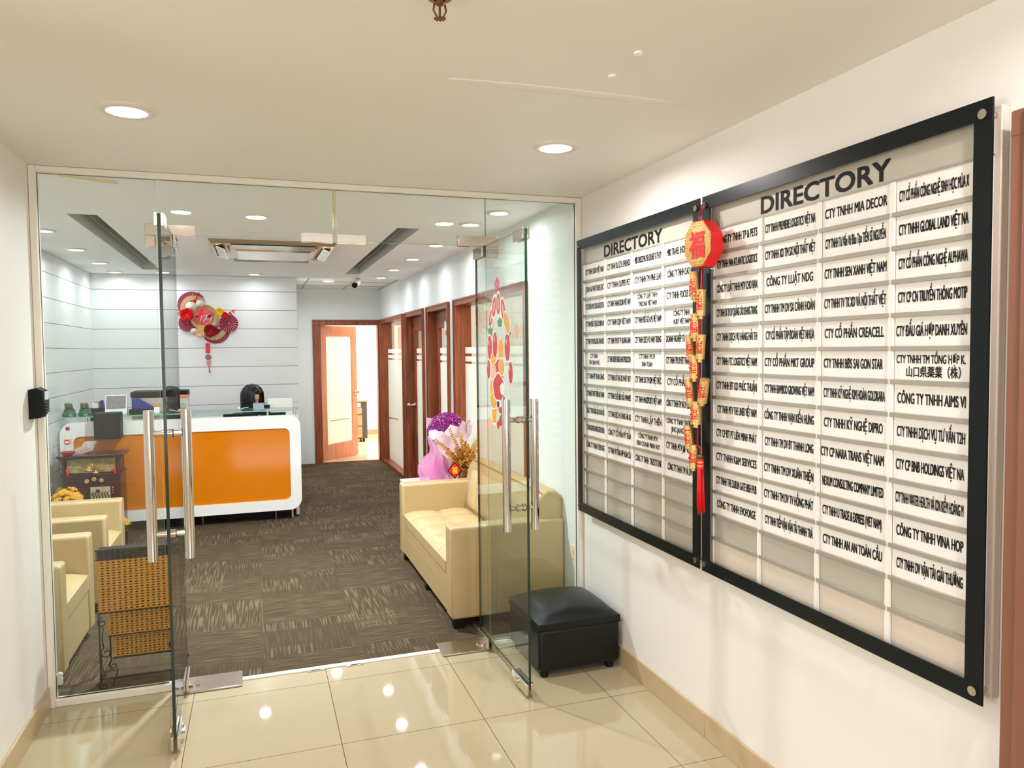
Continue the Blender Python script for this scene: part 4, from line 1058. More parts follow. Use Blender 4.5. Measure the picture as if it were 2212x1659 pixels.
for x, lb in ((-1.52, 'small teal glass gem in front of the end jade frog'), (-1.41, 'small teal glass gem in front of the jade frog by the black box')):
    solid(MB().ball((x, 7.30, 1.047), .022, .014, .009, 10, 5), 'glass_gem', 'teal_gem', lb, 'gem', 'teal gems')
dh = thing('desk_organizer', 'black open desk organizer behind the jade frogs', 'organizer', (-1.36, 7.66, .745))
part(MB().box(-1.43, -1.30, 7.60, 7.605, .745, 1.085).box(-1.43, -1.30, 7.715, 7.72, .745, 1.085).box(-1.43, -1.425, 7.605, 7.715, .745, 1.085).box(-1.305, -1.30, 7.605, 7.715, .745, 1.085).box(-1.425, -1.305, 7.605, 7.715, .745, .75), 'case', 'black_plastic', dh)
solid(MB().prism([(-1.35, 7.63, .755), (-1.315, 7.63, .755), (-1.318, 7.63, 1.09), (-1.33, 7.63, 1.155), (-1.352, 7.63, 1.15), (-1.362, 7.63, 1.13), (-1.35, 7.63, 1.05)], (0, .04, 0)), 'blue_pouch', 'blue', 'dark blue pouch sticking out of the black organizer', 'pouch')
solid(MB().box(-1.42, -1.37, 7.64, 7.70, .755, 1.13, bev=.002).box(-1.40, -1.365, 7.64, 7.70, 1.13, 1.136, mat='red'), 'white_carton', 'white_paper', 'slim white carton with red rim standing in the black organizer', 'carton')
cl = thing('desk_calendar', 'white desk calendar with a grey photograph on the counter glass', 'calendar', (-1.20, 7.50, 1.038))
part(MB().add([(-1.288, 7.47, 1.038), (-1.112, 7.47, 1.038), (-1.112, 7.51, 1.205), (-1.288, 7.51, 1.205), (-1.288, 7.55, 1.038), (-1.112, 7.55, 1.038)], [(0,1,2,3), (5,4,3,2), (0,4,5,1), (0,3,4), (1,5,2)]), 'stand', 'white_paper', cl)
part(MB().prism([(-1.278, 7.4775-.001, 1.085-.0), (-1.122, 7.4765, 1.085), (-1.122, 7.503, 1.196), (-1.278, 7.503, 1.196)], (0, -.002, .0005)), 'photograph', 'photo_grey', cl)
part(MB().box(-1.26, -1.14, 7.468, 7.4705, 1.05, 1.053).box(-1.24, -1.16, 7.469, 7.4715, 1.06, 1.063), 'caption_lines', 'slot_light', cl)
pr = thing('desktop_printer', 'grey desktop printer with black lid behind the counter', 'printer', (-.87, 7.80, .745))
part(MB().box(-1.10, -.63, 7.64, 7.94, .745, 1.165, bev=.01), 'body', 'slat_grey', pr)
part(MB().box(-1.105, -.625, 7.63, 7.95, 1.165, 1.222, bev=.012), 'lid', 'black_plastic', pr)
solid(MB().prism([(-1.08, 7.54, 1.038), (-.83, 7.54, 1.038), (-1.02, 7.54, 1.165), (-1.08, 7.54, 1.165)], (0, .012, 0)), 'pennant_stand', 'blue', 'blue triangular card standing on the counter glass', 'card')
solid(MB().box(-1.09, -.93, 7.43, 7.52, 1.038, 1.075, bev=.004), 'black_tray', 'black_plastic', 'low black tray on the counter glass before the blue card', 'tray')
bx = thing('tissue_carton', 'small white carton with orange top on the counter glass', 'carton', (-.86, 7.45, 1.038))
part(MB().box(-.885, -.84, 7.42, 7.50, 1.038, 1.092, bev=.002), 'body', 'white_paper', bx)
part(MB().box(-.886, -.839, 7.419, 7.501, 1.092, 1.108, bev=.002), 'top', 'orange_lid', bx)
cc = thing('food_container', 'clear plastic container with orange lid on the counter glass', 'container', (-.65, 7.50, 1.038))
part(MB().box(-.698, -.602, 7.45, 7.55, 1.038, 1.165, bev=.008), 'body', 'clear_plastic', cc)
part(MB().box(-.704, -.596, 7.444, 7.556, 1.165, 1.188, bev=.005), 'lid', 'orange_lid', cc)
part(MB().ball((-.65, 7.5, 1.085), .035, .03, .028), 'contents', 'decal_green', cc)
solid(MB().box(-.70, -.63, 7.34, 7.40, 1.038, 1.07, bev=.004), 'red_box', 'bright_red', 'little red box on the counter glass in front of the clear container', 'box')
mon = thing('computer_monitor', 'black computer monitor in front of the receptionist', 'monitor', (-.02, 7.74, .745))
part(MB().box(-.14, .115, 7.73, 7.76, .83, 1.058, bev=.006), 'screen', 'black_plastic', mon)
part(MB().box(-.04, .01, 7.74, 7.76, .757, .85, bev=.004), 'stem', 'black_plastic', mon)
part(MB().box(-.11, .08, 7.68, 7.77, .745, .758, bev=.003), 'base', 'black_plastic', mon)
mon = thing('computer_monitor', 'beige white monitor seen from behind at the right end of the desk', 'monitor', (.215, 7.80, .745))
part(MB().box(.095, .335, 7.79, 7.83, .84, 1.115, bev=.01), 'screen', 'bezel_white', mon)
part(MB().box(.19, .24, 7.80, 7.83, .757, .86, bev=.004), 'stem', 'bezel_white', mon)
part(MB().box(.12, .31, 7.72, 7.90, .745, .758, bev=.003), 'base', 'bezel_white', mon)
pc = thing('photo_block', 'clear acrylic photo block with a blue picture on the counter glass', 'photo block', (.01, 7.42, 1.038))
part(MB().box(-.04, .058, 7.40, 7.45, 1.0382, 1.098, bev=.003), 'block', 'clear_plastic', pc)
part(MB().box(-.032, .012, 7.42, 7.428, 1.05, 1.09), 'picture', 'photo_blue', pc)
solid(MB().tube([(-.16, 7.42, 1.042), (-.12, 7.42, 1.056), (-.08, 7.42, 1.062)], .004, 6).ball((-.165, 7.42, 1.056), .014, .01, .014, 8, 5), 'twig_ornament', 'bezel_white', 'small white twig ornament beside the photo block', 'ornament')
solid(MB().box(-.29, -.12, 7.44, 7.60, .988, 1.004, bev=.003), 'document_tray', 'black_plastic', 'flat black document tray under the glass before the receptionist', 'tray') if False else None
solid(MB().box(-.30, .0, DY+.05, DY+.158, .989, 1.006, bev=.002), 'document_folder', 'black_plastic', 'flat black folder under the glass before the receptionist', 'folder', 'black folders under the counter glass')
solid(MB().box(.03, .25, DY+.08, DY+.158, .989, 1.006, bev=.002), 'document_folder', 'black_plastic', 'flat black folder under the glass at the right end', 'folder', 'black folders under the counter glass')

# ================================================================== RECEPTIONIST AND CHAIR
ch = thing('office_chair', 'black office chair behind the reception desk', 'chair', (-.07, 8.42, 0))
part(MB().box(-.31, .17, 8.18, 8.64, .41, .48, bev=.03, seg=3), 'seat', 'black_leather', ch)
part(MB().box(-.28, .14, 8.60, 8.66, .50, .90, bev=.025, seg=3), 'backrest', 'black_leather', ch)
part(MB().cyl((-.07, 8.42, .08), (-.07, 8.42, .41), .028, 16).box(-.10, -.04, 8.55, 8.64, .40, .42).box(-.10, -.04, 8.63, 8.66, .40, .55), 'post', 'black_matte', ch)
for k in range(5):
    a = 2*PI*k/5; p = (-.07+.26*math.cos(a), 8.42+.26*math.sin(a))
    part(MB().tube([(-.07, 8.42, .09), (p[0], p[1], .065)], [.022, .014], 8).cyl((p[0]-.012, p[1], .028), (p[0]+.012, p[1], .028), .028, 14), 'caster_leg', 'black_matte', ch)

pe = thing('person', 'receptionist with black bobbed hair and red top, head bent behind the desk', 'person', (-.07, 8.40, 0))
def skinned(chains, name, mat, parent, sub=2):
    """chains: list of (list of (pos, radius), attach) ; attach = vertex key index in global list or None"""
    vs = []; es = []; rad = []
    for ch_, att in chains:
        prev = att
        for p, r in ch_:
            vs.append(p); rad.append(r); i = len(vs)-1
            if prev is not None: es.append((prev, i))
            prev = i
    off = ORIG[parent.name]
    me = bpy.data.meshes.new(name); me.from_pydata([Vector(v)-off for v in vs], es, []); me.materials.append(M_(mat))
    o = bpy.data.objects.new(name, me); COL.objects.link(o); o.parent = parent; ORIG[o.name] = off
    m = o.modifiers.new('skin', 'SKIN'); m.use_smooth_shade = True
    sv = me.skin_vertices[0].data
    for i, r in enumerate(rad): sv[i].radius = (r, r) if not isinstance(r, tuple) else r; sv[i].use_root = (i == 0)
    s = o.modifiers.new('subd', 'SUBSURF'); s.levels = sub; s.render_levels = sub
    bpy.context.view_layer.update()
    nm = bpy.data.meshes.new_from_object(o.evaluated_get(bpy.context.evaluated_depsgraph_get()))
    o.modifiers.clear(); o.data = nm
    if not nm.materials: nm.materials.append(M_(mat))
    return o
px = -.07
ch_ = []
torso = [((px, 8.42, .54), (.16, .12)), ((px, 8.41, .66), (.13, .10)), ((px, 8.38, .78), (.14, .105)), ((px, 8.35, .88), (.13, .095)), ((px, 8.33, .945), (.055, .055)), ((px+.01, 8.31, .99), (.048, .05)), ((px+.015, 8.275, 1.06), (.07, .085)), ((px+.02, 8.255, 1.12), (.085, .10)), ((px+.022, 8.26, 1.17), (.07, .085))]
ch_.append((torso, None))
n = len(torso)
for s in (-1, 1):
    arm = [((px+s*.155, 8.36, .885), .052), ((px+s*.21, 8.27, .77), .044), ((px+s*.22, 8.16, .745+.055), .038), ((px+s*.15, 8.03, .80), .032), ((px+s*.10, 7.95, .79), .026), ((px+s*.085, 7.915, .785), (.016, .036)), ((px+s*.08, 7.88, .782), (.014, .036))]
    ch_.append((arm, 3)); base = n + len(arm) - 1; n += len(arm)
    for k in range(4):
        f0 = px+s*(.108-.018*k); ln = (.055, .066, .062, .05)[k]
        fg = [((f0, 7.862, .780), .0088), ((f0-s*.002, 7.862-ln*.55, .781), .0082), ((f0-s*.004, 7.862-ln*.95, .770), .0075), ((f0-s*.004, 7.862-ln*1.2, .758), .0066)]
        ch_.append((fg, base)); n += 4
    th = [((px+s*.05, 7.90, .778), .0105), ((px+s*.035, 7.875, .772), .009), ((px+s*.032, 7.85, .764), .008)]
    ch_.append((th, base-1)); n += 3
    leg = [((px+s*.09, 8.38, .545), .085), ((px+s*.11, 8.20, .55), .078), ((px+s*.12, 7.96, .54), .062), ((px+s*.12, 7.93, .35), .05), ((px+s*.12, 7.97, .11), .036), ((px+s*.12, 7.95, .06), .036), ((px+s*.12, 7.86, .035), (.032, .03)), ((px+s*.12, 7.79, .03), (.028, .022))]
    ch_.append((leg, 0)); n += len(leg)
body = skinned(ch_, 'body', 'skin', pe)
# face pieces, head bent forward towards the desk
hc = Vector((px+.02, 8.255, 1.115)); fw = Vector((.60, -.60, -.55)).normalized(); rt = fw.cross(Vector((0, 0, 1))).normalized(); upv = rt.cross(fw)
fc = MB()
fc.ball(hc+fw*.085-upv*.012, .013, .014, .02, 10, 6)
part(fc, 'nose', 'skin', pe)
ey = MB()
for s in (-1, 1): ey.ball(hc+fw*.082+rt*.03*s+upv*.012, .011, .007, .006, 10, 6)
part(ey, 'eyes', 'ink', pe)
part(MB().ball(hc+fw*.078-upv*.055, .02, .009, .007, 10, 6), 'lips', 'crimson_light', pe)
er = MB()
for s in (-1, 1): er.ball(hc+rt*.083*s-upv*.005, .012, .018, .026, 8, 6)
part(er, 'ears', 'skin', pe)
# bobbed hair: cap with lower skirt, open at the face
hv = []; hf = []; NR, NS = 11, 28
for i in range(NR+1):
    ph = PI/2 - (PI*.5)*min(i/6, 1.0); drop = max(0, (i-6)/(NR-6))
    for k in range(NS):
        a = 2*PI*k/NS; d = math.cos(a)          # d=1 faces forward
        rr = .108*math.cos(ph) if i <= 6 else .108+.010*math.sin(PI*drop)-.016*drop
        fr_ = Vector((rt.x, rt.y, 0)).normalized(); fo = Vector((fw.x, fw.y, 0)).normalized()
        fx = fo*(math.cos(a)*rr*(1.0 if i <= 5 else (.62 if d > .84 else 1.0))) + fr_*(math.sin(a)*rr*1.02)
        z = .115*math.sin(ph) - drop*.165
        if i > 6 and d > .84: z = -.0 - .02*drop - .03
        hv.append(Vector((hc.x, hc.y+.012, hc.z+.012)) + fx + Vector((0, 0, z)))
for i in range(NR):
    for k in range(NS): hf.append((i*NS+k, i*NS+(k+1) % NS, (i+1)*NS+(k+1) % NS, (i+1)*NS+k))
hm = MB().add(hv, hf, 'hair', True)
for k in range(170):   # loose strands over the bob
    a = random.uniform(.55, 2*PI-.55); fo = Vector((fw.x, fw.y, 0)).normalized(); fr_ = Vector((rt.x, rt.y, 0)).normalized()
    pts = []
    for q in range(7):
        t_ = q/6; ph = PI/2*(1-min(t_*1.7, 1)); rr = .112*math.cos(ph)+.003; zz = .118*math.sin(ph) - max(0, t_-.58)*.42
        pts.append(Vector((hc.x, hc.y+.012, hc.z+.012)) + fo*(math.cos(a)*rr) + fr_*(math.sin(a)*rr*1.02) + Vector((0, 0, zz)))
    hm.tube(pts, [.0022, .0026, .003, .003, .003, .0026, .0012], 5, 'hair')
part(hm, 'hair', 'hair', pe)
tch = [([((px, 8.42, .53), (.172, .132)), ((px, 8.41, .66), (.144, .113)), ((px, 8.38, .78), (.153, .118)), ((px, 8.35, .88), (.142, .107)), ((px, 8.335, .935), (.07, .07))], None)]
for s in (-1, 1): tch.append(([((px+s*.155, 8.36, .885), .066), ((px+s*.21, 8.27, .77), .056), ((px+s*.222, 8.17, .80), .048)], 3))
skinned(tch, 'top', 'deep_red', pe)
tr = [([((px, 8.42, .535), (.165, .128))], None)]
for s in (-1, 1): tr.append(([((px+s*.09, 8.38, .545), .094), ((px+s*.11, 8.20, .55), .087), ((px+s*.12, 7.96, .54), .072), ((px+s*.12, 7.93, .35), .062), ((px+s*.12, 7.97, .13), .052)], 0))
skinned(tr, 'trousers', 'trousers', pe)

# ================================================================== WALL WREATH
wy = PY-.004
def WX(zx): return -.821+(zx-184)*.001031
def WZ(zy): return 1.943-(zy-599)*.00111
wt = thing('wall_wreath', 'red New Year wreath of paper fans, hats and flowers on the panelled wall', 'wall decoration', (-.51, PY, 1.95))
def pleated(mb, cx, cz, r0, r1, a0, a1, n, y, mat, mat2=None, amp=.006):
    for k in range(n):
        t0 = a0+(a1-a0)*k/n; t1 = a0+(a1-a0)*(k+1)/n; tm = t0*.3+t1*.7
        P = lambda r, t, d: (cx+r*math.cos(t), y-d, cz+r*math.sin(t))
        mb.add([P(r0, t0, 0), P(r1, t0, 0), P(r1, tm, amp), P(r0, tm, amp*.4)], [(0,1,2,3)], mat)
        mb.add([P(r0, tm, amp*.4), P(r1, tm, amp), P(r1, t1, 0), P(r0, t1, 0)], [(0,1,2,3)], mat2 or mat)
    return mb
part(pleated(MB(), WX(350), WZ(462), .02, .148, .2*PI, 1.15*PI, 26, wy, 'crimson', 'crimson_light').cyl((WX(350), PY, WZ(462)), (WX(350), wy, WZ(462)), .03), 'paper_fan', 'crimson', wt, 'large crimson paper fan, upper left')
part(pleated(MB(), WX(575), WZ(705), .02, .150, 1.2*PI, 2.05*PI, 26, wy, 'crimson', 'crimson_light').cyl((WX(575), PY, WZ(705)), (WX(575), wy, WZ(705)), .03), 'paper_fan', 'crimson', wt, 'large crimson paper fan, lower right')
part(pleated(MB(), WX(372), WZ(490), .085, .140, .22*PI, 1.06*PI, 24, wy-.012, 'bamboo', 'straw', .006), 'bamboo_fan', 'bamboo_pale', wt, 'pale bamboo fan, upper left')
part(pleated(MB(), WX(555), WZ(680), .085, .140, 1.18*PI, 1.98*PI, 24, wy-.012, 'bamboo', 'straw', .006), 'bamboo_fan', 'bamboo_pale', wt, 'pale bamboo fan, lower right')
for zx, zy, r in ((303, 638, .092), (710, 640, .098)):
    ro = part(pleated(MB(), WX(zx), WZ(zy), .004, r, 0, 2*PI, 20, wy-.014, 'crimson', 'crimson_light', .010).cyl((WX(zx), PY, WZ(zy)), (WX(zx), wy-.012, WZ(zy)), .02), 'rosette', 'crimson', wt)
    part(MB().ball((WX(zx), wy-.026, WZ(zy)), .006), 'stud', 'white_paper', ro)
dc = part(MB().lathe([(0, .0), (.125, .0), (.138, .012), (.142, .03), (.135, .034), (.128, .018), (0, .016)], (WX(465), PY-.008, WZ(580)), 40, 'bamboo', (0, -1, 0)), 'winnowing_tray', 'bamboo', wt)
q = [(WX(465)+.105*math.cos(a), PY-.028, WZ(572)+.115*math.sin(a)) for a in (PI*.62, PI*1.12, PI*1.62, PI*2.12)]
card = part(MB().prism(q, (0, -.004, 0)), 'greeting_card', 'pink_paper', dc)
part(MB().prism([(WX(395), PY-.0325, WZ(620)), (WX(440), PY-.0325, WZ(655)), (WX(460), PY-.0325, WZ(490)), (WX(435), PY-.0325, WZ(500))], (0, -.001, 0), 'bright_red').prism([(WX(385), PY-.0325, WZ(570)), (WX(415), PY-.0325, WZ(560)), (WX(405), PY-.0325, WZ(582))], (0, -.0015, 0), 'ink').prism([(WX(490), PY-.0325, WZ(575)), (WX(540), PY-.0325, WZ(550)), (WX(525), PY-.0325, WZ(580))], (0, -.0015, 0), 'ink'), 'painted_strokes', 'bright_red', card)
stk = MB()
for (p0, p1, r_) in (((420, 640), (445, 560), .006), ((450, 640), (500, 560), .009), ((470, 600), (515, 600), .005), ((455, 575), (500, 555), .006), ((515, 640), (545, 570), .007), ((500, 640), (470, 655), .005)):
    stk.tube([(WX(p0[0]), PY-.033, WZ(p0[1])), (WX((p0[0]+p1[0])/2)+.004, PY-.034, WZ((p0[1]+p1[1])/2)), (WX(p1[0]), PY-.033, WZ(p1[1]))], [r_*.5, r_, r_*.6], 6)
part(stk, 'brush_strokes', 'slot_light', card)
for zx, zy, r in ((343, 478, .056), (432, 448, .043), (365, 720, .037)):
    part(MB().lathe([(r, 0), (r*1.0, .003), (r*.5, r*.25), (r*.06, r*.47), (0, r*.52)], (WX(zx), PY-.04, WZ(zy)), 28, 'straw', (.12, -1, -.22)), 'conical_hat', 'straw', wt)
def peony(mb, c, r, mat, n=44):
    c = Vector(c); f = Vector((0, -1, 0)); rnd = random.Random(int(r*9999))
    mb.ball(c+f*r*.15, r*.62, r*.35, r*.62, 14, 8, mat)
    for k in range(n):
        h = 1-(k+.5)/n*.98; a = k*2.39996; q = math.sqrt(max(0, 1-h*h))
        d = Vector((q*math.cos(a), -h*.62, q*math.sin(a))); u = Vector((math.cos(a), 0, math.sin(a))); v = f.cross(u)
        o = c+d*r*.62; lift = (d*.55+u*.25*rnd.uniform(.6, 1.4)+f*.25)*r*.62; w_ = r*.30*rnd.uniform(.8, 1.2)
        tip = o+lift; m_ = o+lift*.5+f*r*.05
        mb.add([o-v*w_*.5, m_-v*w_, tip-v*w_*.6, tip+v*w_*.6, m_+v*w_, o+v*w_*.5], [(0,1,2,3,4,5)], mat)
    return mb
for zx, zy, r, mt, nm in ((303, 558, .064, 'red', 'red peony'), (525, 715, .064, 'deep_red', 'dark red peony'), (620, 530, .042, 'yellow', 'yellow flower'), (430, 735, .05, 'cream', 'cream flower'), (450, 685, .018, 'yellow', 'small yellow flower'), (672, 562, .034, 'red', 'small red flower')):
    part(peony(MB(), (WX(zx), PY-.04, WZ(zy)), r, mt), 'flower', mt, wt, nm)
def sprig(pts, n, spread):
    mb = MB().tube(pts, .0025, 5, 'gold_dark')
    for k in range(n):
        t = random.random(); i = min(int(t*(len(pts)-1)), len(pts)-2); f = t*(len(pts)-1)-i
        p = Vector(pts[i]).lerp(Vector(pts[i+1]), f) + Vector((random.uniform(-spread, spread), random.uniform(-.012, .0), random.uniform(-spread, spread)))
        mb.ball(p, .008, .007, .008, 7, 4, 'red')
    return mb
part(sprig([(WX(680), PY-.03, WZ(580)), (WX(720), PY-.035, WZ(540)), (WX(765), PY-.03, WZ(505))], 18, .02), 'blossom_sprig', 'red', wt, 'red blossom sprig, right')
part(sprig([(WX(270), PY-.03, WZ(540)), (WX(225), PY-.035, WZ(535)), (WX(192), PY-.03, WZ(520))], 22, .026), 'blossom_sprig', 'red', wt, 'red blossom sprig, left')
part(sprig([(WX(370), PY-.035, WZ(440)), (WX(395), PY-.035, WZ(390)), (WX(420), PY-.03, WZ(345))], 16, .018), 'blossom_sprig', 'red', wt, 'red blossom sprig, top')
part(sprig([(WX(560), PY-.035, WZ(690)), (WX(610), PY-.035, WZ(660)), (WX(650), PY-.03, WZ(640))], 12, .014), 'blossom_sprig', 'deep_red', wt, 'dark blossom sprig between tray and rosette')
pn = MB().tube([(WX(492), PY-.012, WZ(790)), (WX(493), PY-.012, WZ(838))], .002, 5, 'red').box(WX(472), WX(514), PY-.016, PY-.006, WZ(934), WZ(838), 'bright_red', .002).tube([(WX(494), PY-.012, WZ(934)), (WX(495), PY-.012, WZ(955))], .002, 5, 'red')
pd_ = part(pn, 'pendant', 'bright_red', wt)
part(MB().ring([(WX(495)+.03*math.cos(a)*(1+.12*math.cos(6*a)), PY-.016, WZ(975)+.026*math.sin(a)*(1+.12*math.cos(6*a))) for a in [2*PI*k/30 for k in range(30)]], [(WX(495)+.018*math.cos(a), PY-.016, WZ(975)+.014*math.sin(a)) for a in [2*PI*k/30 for k in range(30)]], (0, .008, 0)).box(WX(488), WX(502), PY-.015, PY-.009, WZ(985), WZ(965)), 'knot_charm', 'gold_dark', pd_)
part(MB().box(WX(479), WX(518), PY-.016, PY-.008, WZ(1050), WZ(1004), 'crimson_light', .002).tube([(WX(499), PY-.012, WZ(1050)), (WX(502), PY-.012, WZ(1090))], .004, 6, 'red').tube([(WX(502), PY-.012, WZ(1088)), (WX(504), PY-.012, WZ(1128))], [.004, .008], 8, 'red'), 'tassel', 'red', pd_)

# ================================================================== ALTAR CABINET AND ITS THINGS
al = thing('altar_cabinet', 'dark red wooden altar cabinet with gilded niche in front of the desk', 'altar cabinet', (-1.30, 7.0, 0))
ax0, ax1, ay0, ay1 = -1.515, -1.085, 6.86, 7.14
part(MB().box(ax0, ax1, ay0+.01, ay1, .03, .588, bev=.005).box(ax0-.008, ax1+.008, ay0+.002, ay1, .575, .592, bev=.004).box(ax0-.008, ax1+.008, ay0+.002, ay1, .03, .07, bev=.004), 'lower_body', 'altar_wood', al)
part(MB().box(ax0-.03, ax1+.03, ay0-.03, ay1+.01, .734, .752, bev=.007).box(ax0-.015, ax1+.015, ay0-.012, ay1, .722, .735, bev=.004), 'top', 'altar_wood', al)
part(MB().box(ax0+.01, ax1-.01, ay0+.075, ay1-.01, .59, .725), 'niche', 'altar_dark', al)
bp = part(MB().box(ax0+.03, ax1-.045, ay0+.058, ay0+.075, .60, .722), 'back_painting', pm('altar_painting', '#a8996a', .2, noise=.75, nscale=26), al)
rays = MB()
for k in range(19):
    a = PI*(.05+.90*k/18); r = .07+.035*((k*7) % 5)/5
    c = Vector((-1.285, ay0+.055, .612))
    rays.tube([c, c+Vector((r*1.25*math.cos(a), -.012, r*math.sin(a)))], [.0055, .0025], 5)
part(rays, 'gilded_rays', 'gold', al)
for xx in (ax0+.012, ax1-.016):
    part(MB().lathe([(.016, 0), (.018, .01), (.010, .03), (.016, .055), (.010, .075), (.015, .105), (.014, .12), (.018, .132)], (xx, ay0+.02, .592), 16), 'column', 'altar_wood', al)
dr = part(MB().box(ax0+.10, ax1-.10, ay0+.0, ay0+.012, .515, .570, bev=.003), 'drawer', 'altar_dark', al)
for dx, dz in ((-.05, -.006), (.003, .008), (.057, -.004)):
    mo = MB()
    for k in range(6): a = PI*k/3; mo.ball((-1.283+dx+.011*math.cos(a), ay0-.003, .543+dz+.011*math.sin(a)), .008, .004, .008, 8, 5)
    part(mo, 'gilded_motif', 'gold', dr)
pnl = part(MB().box(-1.31, -1.165, ay0+.0, ay0+.012, .36, .485, bev=.003), 'carved_panel', pm('altar_relief', '#b7a583', .4, noise=.4, nscale=25), al)
cv = MB()
for k in range(6):
    x_ = -1.295+.022*k; cv.tube([(x_, ay0-.002, .375), (x_+.012, ay0-.004, .405), (x_-.004, ay0-.002, .43), (x_+.012, ay0-.002, .445)], .0045, 5)
cv.ball((-1.255, ay0-.002, .455), .016, .005, .014)
part(cv, 'carving', 'altar_dark', pnl)
dts = MB()
for k in range(3): dts.ball((-1.145, ay0+.006, .475-.022*k), .006, .004, .006, 8, 5)
part(dts, 'stud_row', 'gold', al)
for xx in (ax0+.03, ax1-.03):
    part(MB().lathe([(.024, 0), (.026, .01), (.016, .03)], (xx, ay0+.03, 0), 16), 'foot', 'altar_wood', al)
# items in the niche and on top
ing = MB().lathe([(0, 0), (.02, 0), (.03, .015), (.022, .018), (0, .022)], (-1.27, 6.885, .592), 16).ball((-1.27, 6.885, .612), .012)
solid(ing, 'gold_ingot', 'gold', 'small gold ingot standing in the niche of the altar', 'ingot')
for xx, lb in ((-1.475, 'red electric candle at the left side of the altar niche'), (-1.128, 'red electric candle at the right side of the altar niche')):
    solid(MB().cyl((xx, 6.885, .592), (xx, 6.885, .615), .009, 14).ball((xx, 6.885, .628), .012, .012, .018), 'candle', 'bright_red', lb, 'candle', 'altar candles')
def bottle(t, base, ax, lab):
    base = Vector(base); ax = Vector(ax).normalized()
    part(MB().lathe([(0, 0), (.026, 0), (.029, .01), (.029, .06), (.026, .065), (.029, .07), (.029, .13), (.027, .155), (.012, .19), (.011, .205)], base, 20, 'clear_plastic', ax), 'body', 'clear_plastic', t)
    if lab: part(MB().lathe([(.0296, .085), (.0296, .125)], base, 20, 'decal_pale', ax), 'label_band', 'decal_pale', t)
    part(MB().lathe([(0, .200), (.0145, .200), (.0145, .226), (0, .226)], base, 16, 'crimson', ax), 'cap', 'crimson', t)
t = thing('water_bottle', 'clear plastic water bottle with red cap upright on the altar cabinet', 'bottle', (-1.478, 6.965, .752))
bottle(t, (-1.478, 6.965, .752), (0, 0, 1), True)
part(MB().prism([(-1.478+.021*math.cos(2*PI*k/20), 6.9350, .857+.021*math.sin(2*PI*k/20)) for k in range(20)], (0, -.0008, 0)).box(-1.493, -1.463, 6.9338, 6.9342, .852, .863, mat='white_paper'), 'badge', 'decal_red', t)
bm = bmesh.new(); bmesh.ops.create_icosphere(bm, subdivisions=4, radius=1)
for v in bm.verts:
    d = v.co.copy(); q = 1+.16*math.sin(5*d.x+3*d.z)+.12*math.sin(9*d.y-7*d.x)+.07*math.sin(17*d.z+5*d.y)
    v.co = Vector((-1.352+.075*d.x*q+.03*d.z, 6.96+.05*d.y*q, max(.753, .80+.052*d.z*q+.025*d.x)))
solid(MB().bm(bm, None, True), 'plastic_bag', 'clear_plastic', 'crumpled clear plastic bag lying on the altar cabinet', 'bag')
solid(MB().lathe([(0, 0), (.03, 0), (.05, .022), (.056, .034), (.050, .034), (.03, .01), (0, .008)], (-1.462, 6.868, .7525), 24), 'offering_dish', 'deep_red', 'small red dish at the front edge of the altar top', 'dish')
# blossom branch, lantern, flowers
vs_ = thing('blossom_branch', 'twig with yellow blossoms in a tall white vase by the left wall', 'plant', (-1.565, 6.40, 0))
part(MB().lathe([(0, 0), (.04, 0), (.05, .1), (.055, .3), (.035, .5), (.03, .56), (.04, .60), (.034, .60), (.028, .55), (0, .55)], (-1.565, 6.40, 0), 20), 'vase', 'gloss_white', vs_)
br_ = MB().tube([(-1.565, 6.40, .55), (-1.55, 6.40, .8), (-1.515, 6.39, .90), (-1.50, 6.38, 1.0)], .004, 6).tube([(-1.55, 6.40, .82), (-1.53, 6.39, .87), (-1.535, 6.39, .89)], .003, 6)
part(br_, 'twig', 'gold_dark', vs_)
bl = MB()
for c in ((-1.505, 6.375, 1.005), (-1.525, 6.38, .90), (-1.54, 6.38, .875), (-1.51, 6.38, .915), (-1.55, 6.385, .85)):
    for k in range(5): a = 2*PI*k/5; bl.ball((c[0]+.012*math.cos(a), c[1], c[2]+.010*math.sin(a)), .009, .006, .008, 7, 4)
part(bl, 'blossoms', 'yellow', vs_)
t = thing('red_lantern', 'small round red paper lantern hanging from the blossom branch', 'lantern', (-1.545, 6.36, .73))
part(MB().ball((-1.545, 6.36, .765), .036, .036, .034, 16, 10), 'shade', 'bright_red', t)
part(MB().cyl((-1.545, 6.36, .797), (-1.545, 6.36, .805), .012, 12).tube([(-1.545, 6.36, .805), (-1.545, 6.385, .85)], .0015, 5), 'hook', 'gold', t)
